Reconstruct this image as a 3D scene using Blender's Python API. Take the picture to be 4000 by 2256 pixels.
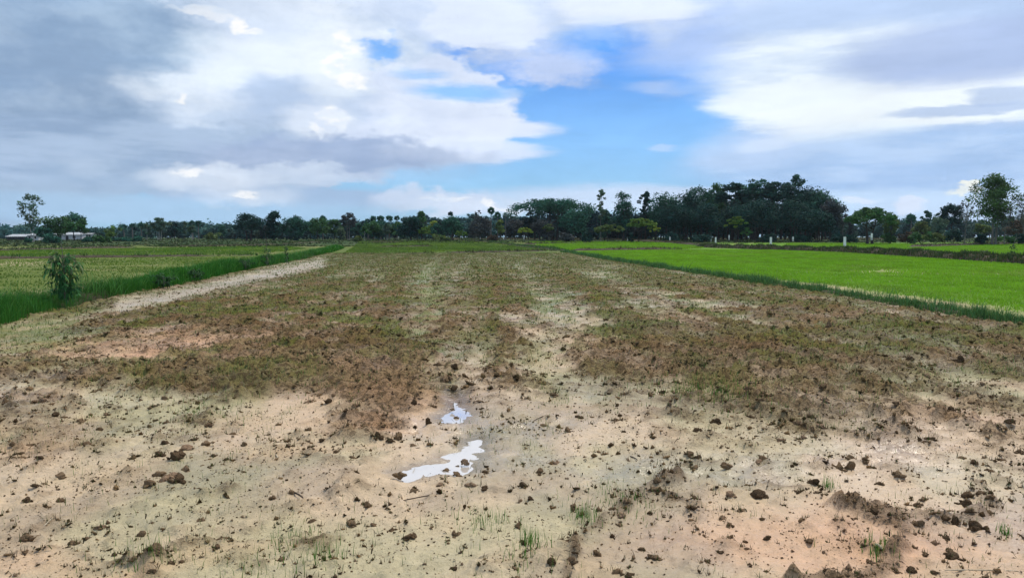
import bpy, math, random
import numpy as np

for _o in list(bpy.data.objects):
    bpy.data.objects.remove(_o)
SC = bpy.context.scene
COL = SC.collection
R = math.radians
rng = np.random.default_rng(7)
random.seed(7)

# ------------------------------------------------------------------ camera
CAM_H = 2.0                       # the photographer stands on a bund
FPX = 2965.0                      # focal length in photo pixels (4000 wide)
TH = math.atan(203.0 / FPX)       # downward tilt
cam_d = bpy.data.cameras.new('camera')
cam = bpy.data.objects.new('camera', cam_d)
COL.objects.link(cam)
cam_d.sensor_width = 36.0
cam_d.lens = 36.0 * FPX / 4000.0
cam_d.clip_start = 0.1
cam_d.clip_end = 20000.0
cam.location = (0, 0, CAM_H)
cam.rotation_euler = (math.pi / 2 - TH, 0, 0)
SC.camera = cam
SC.view_settings.view_transform = 'Standard'
SC.view_settings.look = 'None'
SC.view_settings.gamma = 1.0
EXPO = 0.35
SC.view_settings.exposure = EXPO
SC.view_settings.use_curve_mapping = False
CT, ST = math.cos(TH), math.sin(TH)


def ray(px, py):
    a = (px - 2000.0) / FPX
    b = (1128.0 - py) / FPX
    d = np.array([a, CT + b * ST, -ST + b * CT])
    return d / np.linalg.norm(d)


def gp(px, py, z=0.0):
    """ground point (height z) seen at photo pixel px, py"""
    d = ray(px, py)
    t = (z - CAM_H) / d[2]
    return np.array([d[0] * t, d[1] * t])


def proj(X, Y, Z=0.0):
    """photo pixel of a world point (arrays welcome)"""
    zc = Y * CT - (Z - CAM_H) * ST
    yc = Y * ST + (Z - CAM_H) * CT
    return 2000.0 + FPX * X / zc, 1128.0 - FPX * yc / zc


def lin(r, g, b):
    """sRGB 0-255 -> linear"""
    def f(c):
        c /= 255.0
        return c / 12.92 if c <= 0.04045 else ((c + 0.055) / 1.055) ** 2.4
    return (f(r), f(g), f(b), 1.0)


# ------------------------------------------------------------------ node helper
class NT:
    def __init__(self, tree):
        self.t = tree
        self.n = tree.nodes
        self.l = tree.links

    def put(self, sock, v):
        if isinstance(v, bpy.types.NodeSocket):
            self.l.new(v, sock)
        elif v is not None:
            sock.default_value = v

    def node(self, typ, **kw):
        n = self.n.new(typ)
        for k, v in kw.items():
            setattr(n, k, v)
        return n

    def m(self, op, a, b=None, c=None, clamp=False):
        n = self.node('ShaderNodeMath', operation=op, use_clamp=clamp)
        self.put(n.inputs[0], a)
        if b is not None:
            self.put(n.inputs[1], b)
        if c is not None:
            self.put(n.inputs[2], c)
        return n.outputs[0]

    def rng(self, v, a, b, c=0.0, d=1.0, kind='SMOOTHSTEP'):
        n = self.node('ShaderNodeMapRange', interpolation_type=kind)
        for i, x in enumerate((v, a, b, c, d)):
            self.put(n.inputs[i], x)
        return n.outputs[0]

    def mix(self, f, a, b, blend='MIX'):
        n = self.node('ShaderNodeMix', data_type='RGBA', blend_type=blend)
        n.clamp_factor = True
        self.put(n.inputs[0], f)
        self.put(n.inputs[6], a)
        self.put(n.inputs[7], b)
        return n.outputs[2]

    def noise(self, vec, scale, detail=4.0, rough=0.5, dist=0.0, color=False, dim='3D'):
        n = self.node('ShaderNodeTexNoise', noise_dimensions=dim)
        self.put(n.inputs['Vector'], vec)
        self.put(n.inputs['Scale'], scale)
        self.put(n.inputs['Detail'], detail)
        self.put(n.inputs['Roughness'], rough)
        self.put(n.inputs['Distortion'], dist)
        return n.outputs['Color' if color else 'Fac']

    def ramp(self, f, stops, interp='LINEAR'):
        n = self.node('ShaderNodeValToRGB')
        n.color_ramp.interpolation = interp
        e = n.color_ramp.elements
        while len(e) < len(stops):
            e.new(0.5)
        for i, (p, c) in enumerate(stops):
            e[i].position = p
            e[i].color = c
        self.put(n.inputs[0], f)
        return n.outputs[0]


# ------------------------------------------------------------------ sun and sky
SUN_EL, SUN_AZ = R(58), R(38)     # azimuth clockwise from the view direction: ahead, to the right, behind cloud
sun_d = bpy.data.lights.new('sun', 'SUN')
sun_d.energy = 2.7
sun_d.angle = R(12)
sun_d.color = (1.0, 0.90, 0.76)
sun = bpy.data.objects.new('sun', sun_d)
COL.objects.link(sun)
sun.rotation_euler = (math.pi / 2 - SUN_EL, 0, math.pi - SUN_AZ)

world = bpy.data.worlds.new('World')
SC.world = world
world.use_nodes = True
world.cycles.sampling_method = 'MANUAL'
world.cycles.sample_map_resolution = 256
SC.cycles.use_adaptive_sampling = True
SC.cycles.adaptive_min_samples = 12
SC.cycles.adaptive_threshold = 0.015
SC.cycles.max_bounces = 6
SC.cycles.diffuse_bounces = 3
SC.cycles.glossy_bounces = 2
SC.cycles.transmission_bounces = 3
W = NT(world.node_tree)
W.n.clear()
w_out = W.node('ShaderNodeOutputWorld')
w_bg = W.node('ShaderNodeBackground')
W.l.new(w_bg.outputs[0], w_out.inputs[0])
w_sky = W.node('ShaderNodeTexSky')
w_sky.sky_type = 'NISHITA'
w_sky.sun_disc = False
w_sky.sun_elevation = SUN_EL
w_sky.sun_rotation = SUN_AZ
w_sky.altitude = 150.0
w_sky.air_density = 1.2
w_sky.dust_density = 0.6
w_sky.ozone_density = 2.5
SKY_K = 0.10                      # strength of the Nishita sky
w_bg.inputs['Strength'].default_value = SKY_K


def build_sky():
    tc = W.node('ShaderNodeTexCoord').outputs['Generated']
    sep = W.node('ShaderNodeSeparateXYZ')
    W.l.new(tc, sep.inputs[0])
    x, y, z = sep.outputs
    az = W.m('MULTIPLY', W.m('ARCTAN2', x, y), FPX)
    el = W.m('MULTIPLY', W.m('ARCSINE', z), FPX)
    # vector squeezed in height so that noise streaks lie flat near the horizon
    zs = W.m('MULTIPLY', z, 2.2)
    cmb = W.node('ShaderNodeCombineXYZ')
    for i, s in enumerate((x, y, zs)):
        W.put(cmb.inputs[i], s)
    vec = cmb.outputs[0]

    def split(c):
        s = W.node('ShaderNodeSeparateXYZ')
        W.l.new(c, s.inputs[0])
        return s.outputs
    base = W.node('ShaderNodeCombineXYZ')
    W.put(base.inputs[0], az)
    W.put(base.inputs[1], el)
    c_soft = W.noise(vec, 5.0, 8.0, 0.62, color=True)
    c_fine = W.noise(vec, 24.0, 4.0, 0.60, color=True)
    cmb2 = W.node('ShaderNodeCombineXYZ')
    for i, s in enumerate((x, y, W.m('MULTIPLY', z, 6.0))):
        W.put(cmb2.inputs[i], s)
    c_wisp = W.noise(cmb2.outputs[0], 4.5, 8.0, 0.66, 0.0, color=True)
    shade = split(c_soft)[2]
    wshade = split(c_wisp)[2]
    fshade = split(c_fine)[2]
    coords = {}

    def warped(kind, amt):
        amt = {'soft': 430.0 if amt > 300 else 250.0, 'fine': 135.0, 'wisp': 400.0 if amt > 310 else 250.0}[kind]
        k = (kind, amt)
        if k not in coords:
            c = {'soft': c_soft, 'fine': c_fine, 'wisp': c_wisp}[kind]
            ky = {'soft': 0.6, 'fine': 0.8, 'wisp': 0.35}[kind]
            n = W.node('ShaderNodeVectorMath', operation='SUBTRACT')
            W.l.new(c, n.inputs[0])
            n.inputs[1].default_value = (0.5, 0.5, 0.5)
            n2 = W.node('ShaderNodeVectorMath', operation='MULTIPLY_ADD')
            W.l.new(n.outputs[0], n2.inputs[0])
            n2.inputs[1].default_value = (amt, amt * ky, 0.0)
            W.l.new(base.outputs[0], n2.inputs[2])
            res = n2.outputs[0]
            if kind == 'soft':           # billowing small edges on top of the large ones
                n3 = W.node('ShaderNodeVectorMath', operation='SUBTRACT')
                W.l.new(c_fine, n3.inputs[0])
                n3.inputs[1].default_value = (0.5, 0.5, 0.5)
                n4 = W.node('ShaderNodeVectorMath', operation='MULTIPLY_ADD')
                W.l.new(n3.outputs[0], n4.inputs[0])
                n4.inputs[1].default_value = (170.0, 130.0, 0.0)
                W.l.new(res, n4.inputs[2])
                res = n4.outputs[0]
            coords[k] = res
        return coords[k]

    def blob(px, py, rx, ry, rot=0.0, soft=0.3, kind='soft', amt=500.0, op=1.0):
        d = ray(px, py)
        n = W.node('ShaderNodeVectorMath', operation='MULTIPLY_ADD')
        W.l.new(warped(kind, amt), n.inputs[0])
        a0, e0 = math.atan2(d[0], d[1]) * FPX, math.asin(d[2]) * FPX
        n.inputs[1].default_value = (1 / rx, 1 / ry, 0.0)
        n.inputs[2].default_value = (-a0 / rx, -e0 / ry, 0.0)
        ln = W.node('ShaderNodeVectorMath', operation='LENGTH')
        W.l.new(n.outputs[0], ln.inputs[0])
        soft = soft * 0.62
        return W.rng(ln.outputs['Value'], 1.0 + soft, 1.0 - soft, 0.0, op)

    def K(rgb):
        g = 1.035                     # the phone lifts the clouds
        c = lin(*(min(255, v * g + 3) for v in rgb))
        k = SKY_K * 2 ** EXPO         # photo tones -> radiance at this exposure
        return (c[0] / k, c[1] / k, c[2] / k, 1.0)

    # clear sky: Nishita, a little deeper in hue as the phone shows it
    hs = W.node('ShaderNodeHueSaturation')
    hs.inputs['Saturation'].default_value = 1.15
    hs.inputs['Value'].default_value = 1.0
    W.l.new(w_sky.outputs[0], hs.inputs['Color'])
    col = W.mix(1.0, hs.outputs[0], (*SKY_TINT, 1.0), 'MULTIPLY')
    # pale moist air low down, all round
    low = W.rng(el, 900.0, 60.0)
    col = W.mix(W.m('MULTIPLY', low, 0.62), col, K((162, 203, 236)))

    # broken cloud all over the sky, thinner in front where the blue gap is
    cov = W.noise(vec, 2.2, 5.0, 0.55, 0.0)
    gap = W.m('MAXIMUM', blob(2400, 420, 560, 460, 0, 0.45), blob(1600, 190, 300, 90, 0, 0.4))
    cover = W.rng(cov, 0.34, 0.50)
    cover = W.m('MULTIPLY', cover, W.m('SUBTRACT', 1.0, gap))
    cover = W.m('MULTIPLY', cover, W.rng(el, 150.0, 420.0))
    ccol = W.mix(W.rng(shade, 0.34, 0.62), K((168, 189, 216)), K((206, 219, 238)))
    col = W.mix(W.m('MULTIPLY', cover, 0.92), col, ccol)

    def layer(col, mask, rgb, rgb2=None, sh=None):
        c = K(rgb)
        if rgb2 is not None:
            c = W.mix(W.rng(sh if sh is not None else shade, 0.39, 0.60), K(rgb), K(rgb2))
        return W.mix(mask, col, c)

    for (args, rgb, op, rgb2, sh) in sky_layers(shade, wshade, fshade):
        col = layer(col, blob(*args, op=op), rgb, rgb2, sh)
    tex = W.m('MULTIPLY', W.m('MULTIPLY_ADD', shade, 0.36, 0.84), W.m('MULTIPLY_ADD', wshade, 0.34, 0.85))
    col = W.mix(1.0, col, tex, 'MULTIPLY')
    W.l.new(col, w_bg.inputs['Color'])


SKY_TINT = (0.27, 0.54, 0.98)


def sky_layers(shade, wshade, fshade):
    S, F, P = 'soft', 'fine', 'wisp'
    L = []

    def a(px, py, rx, ry, rot, soft, kind, amt, rgb, op=1.0, rgb2=None, sh=None):
        L.append(((px, py, rx, ry, rot, soft, kind, amt), rgb, op, rgb2, sh))
    # thin veils over the blue gap
    a(2820, 215, 330, 80, 0, 0.8, P, 400, (182, 203, 238), 0.55)
    a(2900, 130, 330, 90, 0, 0.7, P, 400, (180, 200, 236), 0.65)
    a(2150, 270, 190, 70, 0, 0.7, S, 430, (186, 202, 234), 0.9, (212, 221, 243))
    a(2560, 355, 90, 20, 0, 1.4, P, 400, (184, 205, 240), 0.6)
    a(2600, 575, 60, 10, 0, 0.8, P, 250, (190, 208, 238), 0.5)
    a(2500, 775, 600, 46, 0, 0.7, P, 250, (200, 213, 236), 0.75)
    # right hand cloud mass
    a(3850, 300, 760, 560, 0, 0.45, P, 400, (176, 198, 231), 0.95, (190, 208, 237), wshade)
    a(3350, 40, 420, 100, 0, 0.6, P, 400, (178, 200, 233), 0.8)
    a(3330, 190, 330, 70, 0, 0.8, P, 400, (204, 220, 242), 0.9, (224, 235, 247), wshade)
    a(3120, 300, 330, 100, 0, 0.7, P, 400, (206, 222, 242), 0.9, (226, 236, 247), wshade)
    a(3150, 395, 330, 70, 0, 0.4, P, 400, (226, 236, 247), 0.95)
    a(3820, 345, 330, 55, 0, 0.35, P, 400, (230, 238, 247), 0.95)
    a(3480, 440, 480, 50, 0, 0.4, P, 400, (228, 237, 247), 0.95)
    a(3330, 520, 240, 40, 0, 0.5, P, 250, (222, 233, 246), 0.9)
    a(3760, 215, 380, 105, 0, 0.6, P, 400, (168, 187, 223), 0.9)
    a(3800, 420, 260, 16, 0, 0.5, P, 250, (166, 187, 220), 0.8)
    a(3930, 375, 90, 26, 0, 0.5, P, 250, (170, 190, 222), 0.8)
    a(3600, 640, 760, 120, 0, 0.45, P, 250, (158, 188, 227), 0.9, (174, 199, 231), wshade)
    a(2930, 590, 200, 60, 0, 0.7, P, 250, (184, 206, 238), 0.6)
    a(3000, 560, 90, 25, 0, 0.7, P, 250, (210, 224, 243), 0.5)
    a(3760, 800, 900, 50, 0, 0.7, P, 250, (188, 213, 239), 0.6)
    # top band
    a(1500, 50, 1150, 140, 0, 0.40, S, 430, (190, 207, 233), 0.95, (208, 221, 241))
    a(1900, 120, 230, 95, 0, 0.30, S, 430, (214, 225, 243), 0.95)
    a(2450, 30, 330, 50, 0, 0.4, P, 400, (218, 228, 245), 0.95)
    # main left mass
    a(1000, 320, 700, 300, 0, 0.16, S, 430, (186, 204, 228), 1.0, (220, 230, 243))
    a(1600, 450, 420, 190, 0, 0.14, S, 430, (200, 213, 236), 1.0, (216, 226, 243))
    a(1950, 505, 230, 30, 0, 0.5, P, 250, (214, 224, 243), 0.95)
    a(1900, 600, 260, 46, 0, 0.5, P, 400, (208, 220, 241), 0.9)
    a(1930, 210, 130, 30, 0, 0.6, P, 250, (176, 193, 224), 0.7)
    a(650, 230, 330, 130, 0, 0.5, S, 430, (216, 227, 240), 0.85)
    a(950, 60, 240, 70, 0, 0.5, S, 430, (208, 221, 240), 0.7)
    # grey parts of the left mass
    a(160, 80, 520, 170, 0, 0.4, S, 430, (134, 161, 193), 0.95, (158, 182, 208))
    a(0, 470, 440, 340, 0, 0.4, S, 430, (134, 159, 190), 0.95, (160, 181, 206))
    a(1180, 420, 260, 110, 0, 0.6, S, 430, (170, 191, 221), 0.85)
    a(560, 600, 760, 110, 0, 0.35, S, 430, (142, 166, 197), 0.95, (162, 183, 210), wshade)
    a(1330, 620, 520, 70, 0, 0.45, S, 250, (152, 172, 205), 0.95, (170, 186, 213))
    a(1080, 680, 400, 40, 0, 0.45, S, 250, (182, 199, 223), 0.9, (196, 210, 229))
    a(520, 700, 330, 55, 0, 0.25, S, 250, (138, 164, 197), 0.95, (156, 179, 206))
    a(340, 640, 90, 30, 0, 1.4, F, 95, (184, 202, 224), 0.45)
    a(1150, 770, 470, 36, 0, 0.5, P, 250, (156, 180, 211), 0.9)
    a(1750, 790, 300, 50, 0, 0.5, S, 250, (196, 210, 232), 0.85)
    a(450, 815, 1000, 52, 0, 0.5, P, 250, (160, 191, 221), 0.85)
    # small holes of blue in the left mass
    a(1450, 185, 95, 42, 0, 0.75, S, 430, (110, 170, 240), 0.9)
    a(1640, 285, 90, 16, 0, 1.2, P, 400, (140, 188, 242), 0.7)
    a(1850, 355, 210, 34, 0, 0.9, P, 400, (132, 186, 243), 0.9)
    a(2330, 150, 150, 60, 0, 1.0, P, 400, (104, 166, 240), 0.6)
    # sunlit cumulus heads
    a(1320, 260, 120, 130, 0, 0.7, F, 95, (226, 235, 245), 0.7)
    a(1240, 470, 130, 60, 0, 0.6, F, 95, (222, 230, 242), 0.6)
    a(800, 695, 190, 45, 0, 0.8, F, 95, (214, 224, 238), 0.65)
    a(980, 765, 170, 32, 0, 0.9, F, 95, (206, 218, 234), 0.6)
    a(1900, 815, 260, 34, 0, 0.9, F, 95, (208, 219, 237), 0.6)
    for (px, py, rx, ry, op) in ((1350, 185, 44, 46, 1), (1325, 255, 52, 40, 1), (1375, 310, 52, 34, .95),
                                 (935, 92, 34, 26, .95), (985, 118, 46, 12, .6), (800, 45, 110, 14, .45)):
        a(px, py, rx, ry, 0, 0.55, F, 95, (222, 232, 243), op, (252, 254, 253), fshade)
    for (px, py, rx, ry, op) in ((1300, 450, 50, 24, .95), (1335, 480, 20, 30, .9), (1235, 505, 16, 26, .7),
                                 (700, 385, 18, 14, .7), (745, 676, 46, 16, .75), (955, 756, 55, 13, .7),
                                 (1730, 775, 90, 12, .5), (1915, 792, 30, 17, .6), (1960, 812, 60, 10, .45)):
        a(px, py, rx, ry, 0, 0.75, F, 95, (218, 227, 240), op, (248, 250, 250), fshade)
    for (px, py, rx, ry, op) in ((3765, 722, 36, 7, .7), (3770, 745, 50, 13, .55)):
        a(px, py, rx, ry, 0, 0.45, F, 95, (250, 241, 222), op)
    for (px, py, rx, ry, op) in ((3540, 803, 46, 22, .4), (3360, 782, 52, 18, .35)):
        a(px, py, rx, ry, 0, 0.5, F, 95, (226, 226, 238), op)
    return L


build_sky()


# ------------------------------------------------------------------ mesh tools
def tag(o, label=None, cat=None, group=None, kind=None):
    if label:
        o['label'] = label
    if cat:
        o['category'] = cat
    if group:
        o['group'] = group
    if kind:
        o['kind'] = kind
    return o


def obj(name, mesh, mat=None, parent=None, loc=None):
    o = bpy.data.objects.new(name, mesh)
    COL.objects.link(o)
    if mat is not None and mesh is not None and len(mesh.materials) == 0:
        mesh.materials.append(mat)
    if parent is not None:
        o.parent = parent
    if loc is not None:
        o.location = loc
    return o


def empty(name, loc=(0, 0, 0), rz=0.0):
    o = bpy.data.objects.new(name, None)
    COL.objects.link(o)
    o.location = loc
    o.rotation_euler = (0, 0, rz)
    o.empty_display_size = 0.1
    return o


def np_mesh(name, V, faces_list, smooth=False, cols=None):
    """V (n,3); faces_list = list of int arrays (m,k) with k = 3 or 4; cols (n,3|4) -> point colour 'Col'"""
    V = np.ascontiguousarray(V, dtype=np.float32)
    me = bpy.data.meshes.new(name)
    faces_list = [np.asarray(f, dtype=np.int32) for f in faces_list if len(f)]
    loops = np.concatenate([f.ravel() for f in faces_list])
    sizes = np.concatenate([np.full(len(f), f.shape[1], dtype=np.int32) for f in faces_list])
    starts = np.concatenate([[0], np.cumsum(sizes)[:-1]]).astype(np.int32)
    me.vertices.add(len(V))
    me.vertices.foreach_set('co', V.ravel())
    me.loops.add(len(loops))
    me.loops.foreach_set('vertex_index', loops.astype(np.int32))
    me.polygons.add(len(sizes))
    me.polygons.foreach_set('loop_start', starts)
    if smooth:
        me.polygons.foreach_set('use_smooth', np.ones(len(sizes), dtype=bool))
    me.update(calc_edges=True)
    if cols is not None:
        c = np.ones((len(V), 4), dtype=np.float32)
        c[:, :cols.shape[1]] = cols
        at = me.attributes.new('Col', 'FLOAT_COLOR', 'POINT')
        at.data.foreach_set('color', c.ravel())
    return me


def hash2(ix, iy, seed):
    n = (ix.astype(np.int64) * 374761393 + iy.astype(np.int64) * 668265263 + seed * 1274126177) & 0xffffffff
    n = ((n ^ (n >> 13)) * 1274126177) & 0xffffffff
    n = n ^ (n >> 16)
    return (n & 0xffffff) / float(0xffffff)


def vnoise(x, y, seed=0):
    x = np.asarray(x, float)
    y = np.asarray(y, float)
    ix, iy = np.floor(x), np.floor(y)
    fx, fy = x - ix, y - iy
    fx = fx * fx * fx * (fx * (fx * 6 - 15) + 10)
    fy = fy * fy * fy * (fy * (fy * 6 - 15) + 10)
    a = hash2(ix, iy, seed)
    b = hash2(ix + 1, iy, seed)
    c = hash2(ix, iy + 1, seed)
    d = hash2(ix + 1, iy + 1, seed)
    return (a + (b - a) * fx) * (1 - fy) + (c + (d - c) * fx) * fy


def fbm(x, y, seed=0, octv=4, gain=0.5):
    s, a, t = 0.0, 1.0, 0.0
    x = np.asarray(x, float)
    y = np.asarray(y, float)
    for i in range(octv):
        s = s + a * vnoise(x, y, seed + 17 * i)
        t += a
        a *= gain
        x, y = x * 2.03 + 11.3, y * 2.03 - 7.1
    return s / t


def sstep(a, b, v):
    t = np.clip((v - a) / (b - a), 0, 1)
    return t * t * (3 - 2 * t)


def seg_dist(X, Y, pts):
    """distance to a polyline, and the parameter (length along it)"""
    best = np.full(np.shape(X), 1e9)
    along = np.zeros(np.shape(X))
    acc = 0.0
    for (x0, y0), (x1, y1) in zip(pts[:-1], pts[1:]):
        dx, dy = x1 - x0, y1 - y0
        L = math.hypot(dx, dy)
        t = np.clip(((X - x0) * dx + (Y - y0) * dy) / (L * L), 0, 1)
        d = np.hypot(X - x0 - t * dx, Y - y0 - t * dy)
        k = d < best
        best = np.where(k, d, best)
        along = np.where(k, acc + t * L, along)
        acc += L
    return best, along


def rot_euler(n, tilt, r=None):
    """n random rotation matrices: random yaw, tilt about a random axis up to 'tilt' rad"""
    r = r or rng
    yaw = r.uniform(0, 2 * np.pi, n)
    ax = r.uniform(0, 2 * np.pi, n)
    tl = r.uniform(-1, 1, n) * tilt
    cy, sy = np.cos(yaw), np.sin(yaw)
    Z = np.zeros((n, 3, 3))
    Z[:, 0, 0] = cy
    Z[:, 0, 1] = -sy
    Z[:, 1, 0] = sy
    Z[:, 1, 1] = cy
    Z[:, 2, 2] = 1
    kx, ky = np.cos(ax), np.sin(ax)
    c, s = np.cos(tl), np.sin(tl)
    T = np.zeros((n, 3, 3))
    T[:, 0, 0] = c + kx * kx * (1 - c)
    T[:, 0, 1] = kx * ky * (1 - c)
    T[:, 0, 2] = ky * s
    T[:, 1, 0] = kx * ky * (1 - c)
    T[:, 1, 1] = c + ky * ky * (1 - c)
    T[:, 1, 2] = -kx * s
    T[:, 2, 0] = -ky * s
    T[:, 2, 1] = kx * s
    T[:, 2, 2] = c
    return T @ Z


# ------------------------------------------------------------------ lie of the land
def terrain(X, Y):
    """the far land lies a little higher than the near fields"""
    return 1.12 * sstep(150.0, 265.0, np.hypot(X * 0.55, Y)) + 0.0 * X


def P(px, py, z=0.0):
    return tuple(gp(px, py, z))


def line(pts, z=0.0):
    return [P(a, b, z) for a, b in pts]


def place(px, D):
    """world x, y, z of the ground below photo column px at depth D"""
    X = (px - 2000.0) / FPX * (D * CT)
    return X, D, float(terrain(X, D))


# ------------------------------------------------------------------ materials
def new_mat(name):
    m = bpy.data.materials.new(name)
    m.use_nodes = True
    nt = NT(m.node_tree)
    nt.n.clear()
    out = nt.node('ShaderNodeOutputMaterial')
    return m, nt, out


def principled(nt, out, base, rough=0.8, spec=0.3, normal=None, metallic=None, **kw):
    p = nt.node('ShaderNodeBsdfPrincipled')
    nt.put(p.inputs['Base Color'], base)
    nt.put(p.inputs['Roughness'], rough)
    nt.put(p.inputs['Specular IOR Level'], spec)
    if normal is not None:
        nt.put(p.inputs['Normal'], normal)
    if metallic is not None:
        nt.put(p.inputs['Metallic'], metallic)
    nt.l.new(p.outputs[0], out.inputs[0])
    return p


def bump(nt, h, strength, dist):
    b = nt.node('ShaderNodeBump')
    nt.put(b.inputs['Strength'], strength)
    nt.put(b.inputs['Distance'], dist)
    nt.put(b.inputs['Height'], h)
    return b.outputs[0]


def attr(nt, name='Col', out='Color'):
    a = nt.node('ShaderNodeAttribute', attribute_name=name)
    return a.outputs[out]


def mat_soil(name, rough0=0.5, rough1=0.9, fine=1.0, spec=0.16):
    """mud: colour from the mesh (clay, silt, ploughed soil), fine grain and relief from noise"""
    m, nt, out = new_mat(name)
    pos = nt.node('ShaderNodeTexCoord').outputs['Object']
    n1 = nt.noise(pos, 11.0 * fine, 6.0, 0.68)
    n2 = nt.noise(pos, 60.0 * fine, 4.0, 0.65)
    n3 = nt.noise(pos, 1.3, 3.0, 0.5)
    c = attr(nt)
    till = attr(nt, 'till', 'Fac')
    rg = nt.m('MULTIPLY_ADD', till, 0.8, 0.55)
    k = nt.m('MULTIPLY_ADD', nt.m('SUBTRACT', n1, 0.5), rg, 1.0)
    k = nt.m('MULTIPLY', k, nt.m('MULTIPLY_ADD', nt.m('SUBTRACT', n2, 0.5), nt.m('MULTIPLY', rg, 0.7), 1.0))
    c = nt.mix(1.0, c, k, 'MULTIPLY')
    wet = attr(nt, 'wet', 'Fac')
    # turned moist soil, its dark network also painting shade into cavities between crumbs
    n4 = nt.noise(pos, 11.0, 6.0, 0.70)
    moist = nt.m('MULTIPLY', nt.rng(n4, 0.46, 0.56), nt.rng(till, 0.25, 0.8))
    c = nt.mix(nt.m('MULTIPLY', moist, 0.80), c, (0.070, 0.045, 0.022, 1))
    speck = nt.rng(nt.noise(pos, 24.0, 5.0, 0.72), 0.585, 0.66)
    c = nt.mix(nt.m('MULTIPLY', speck, 0.55), c, (0.095, 0.065, 0.036, 1))
    r = nt.rng(nt.m('ADD', n3, nt.m('MULTIPLY', n1, 0.5)), 0.45, 1.0, rough0, rough1)
    r = nt.m('MULTIPLY', r, nt.m('MULTIPLY_ADD', wet, -0.72, 1.0))
    h = nt.m('ADD', nt.m('MULTIPLY', n1, 1.0), nt.m('MULTIPLY', n2, 0.35))
    nb = bump(nt, h, nt.m('MULTIPLY', nt.m('MULTIPLY_ADD', wet, -0.5, 1.0), nt.m('MULTIPLY_ADD', till, 0.6, 0.5)), 0.055)
    principled(nt, out, c, r, nt.m('MULTIPLY_ADD', wet, 0.50, nt.m('MULTIPLY', nt.m('MULTIPLY_ADD', till, -0.9, 1.0), spec)), nb)
    return m


def mat_clod(name='clod_soil'):
    m, nt, out = new_mat(name)
    pos = nt.node('ShaderNodeTexCoord').outputs['Object']
    geo = nt.node('ShaderNodeNewGeometry').outputs['Position']
    n1 = nt.noise(geo, 38.0, 5.0, 0.65)
    n2 = nt.noise(geo, 160.0, 3.0, 0.6)
    c = attr(nt)
    k = nt.m('MULTIPLY', nt.m('MULTIPLY_ADD', n1, 0.8, 0.6), nt.m('MULTIPLY_ADD', n2, 0.5, 0.75))
    c = nt.mix(1.0, c, k, 'MULTIPLY')
    nb = bump(nt, nt.m('ADD', n1, nt.m('MULTIPLY', n2, 0.5)), 1.0, 0.035)
    principled(nt, out, c, 0.85, 0.07, nb)
    return m


def mat_leaf(name, trans=0.3, rough=0.55, var=0.25, spec=0.3):
    """leaf and grass blades: colour from the mesh, light shines through a little"""
    m, nt, out = new_mat(name)
    c = attr(nt)
    geo = nt.node('ShaderNodeNewGeometry').outputs['Position']
    n = nt.noise(geo, 1.1, 3.0, 0.6)
    c = nt.mix(1.0, c, nt.m('MULTIPLY_ADD', n, var * 2, 1.0 - var), 'MULTIPLY')
    p = nt.node('ShaderNodeBsdfPrincipled')
    nt.put(p.inputs['Base Color'], c)
    nt.put(p.inputs['Roughness'], rough)
    nt.put(p.inputs['Specular IOR Level'], spec)
    t = nt.node('ShaderNodeBsdfTranslucent')
    nt.put(t.inputs['Color'], c)
    mx = nt.node('ShaderNodeMixShader')
    nt.put(mx.inputs[0], trans)
    nt.l.new(p.outputs[0], mx.inputs[1])
    nt.l.new(t.outputs[0], mx.inputs[2])
    nt.l.new(mx.outputs[0], out.inputs[0])
    return m


def mat_bark(name, c0, c1, scale=3.0):
    m, nt, out = new_mat(name)
    pos = nt.node('ShaderNodeNewGeometry').outputs['Position']
    mp = nt.node('ShaderNodeMapping')
    mp.inputs['Scale'].default_value = (1, 1, 0.25)
    nt.l.new(pos, mp.inputs[0])
    n = nt.noise(mp.outputs[0], scale, 5.0, 0.65)
    c = nt.ramp(n, [(0.3, (*c0, 1)), (0.7, (*c1, 1))])
    principled(nt, out, c, 0.9, 0.15, bump(nt, n, 0.6, 0.05))
    return m


def mat_plain(name, c0, c1, scale, rough=0.8, spec=0.3, bs=0.2):
    m, nt, out = new_mat(name)
    pos = nt.node('ShaderNodeTexCoord').outputs['Object']
    n = nt.noise(pos, scale, 5.0, 0.6)
    c = nt.ramp(n, [(0.3, (*c0, 1)), (0.7, (*c1, 1))])
    principled(nt, out, c, rough, spec, bump(nt, n, bs, 0.02))
    return m


M_MUD = mat_soil('mud')
M_FARSOIL = mat_soil('field_soil', 0.8, 0.98, 0.5, 0.05)
M_BUND = mat_soil('bund_soil', 0.75, 0.95, 0.7, 0.2)
M_CLOD = mat_clod()
M_BLADE = mat_leaf('grass_blade', 0.35, 0.6, 0.3, 0.05)
M_LEAF = mat_leaf('tree_leaf', 0.25, 0.7, 0.35, 0.06)
M_BARK = mat_bark('bark_dark', (0.028, 0.024, 0.022), (0.075, 0.065, 0.055))
M_BARKG = mat_bark('bark_grey', (0.09, 0.085, 0.075), (0.20, 0.19, 0.17))
M_BARKW = mat_bark('bark_pale', (0.22, 0.22, 0.20), (0.46, 0.45, 0.41))


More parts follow.
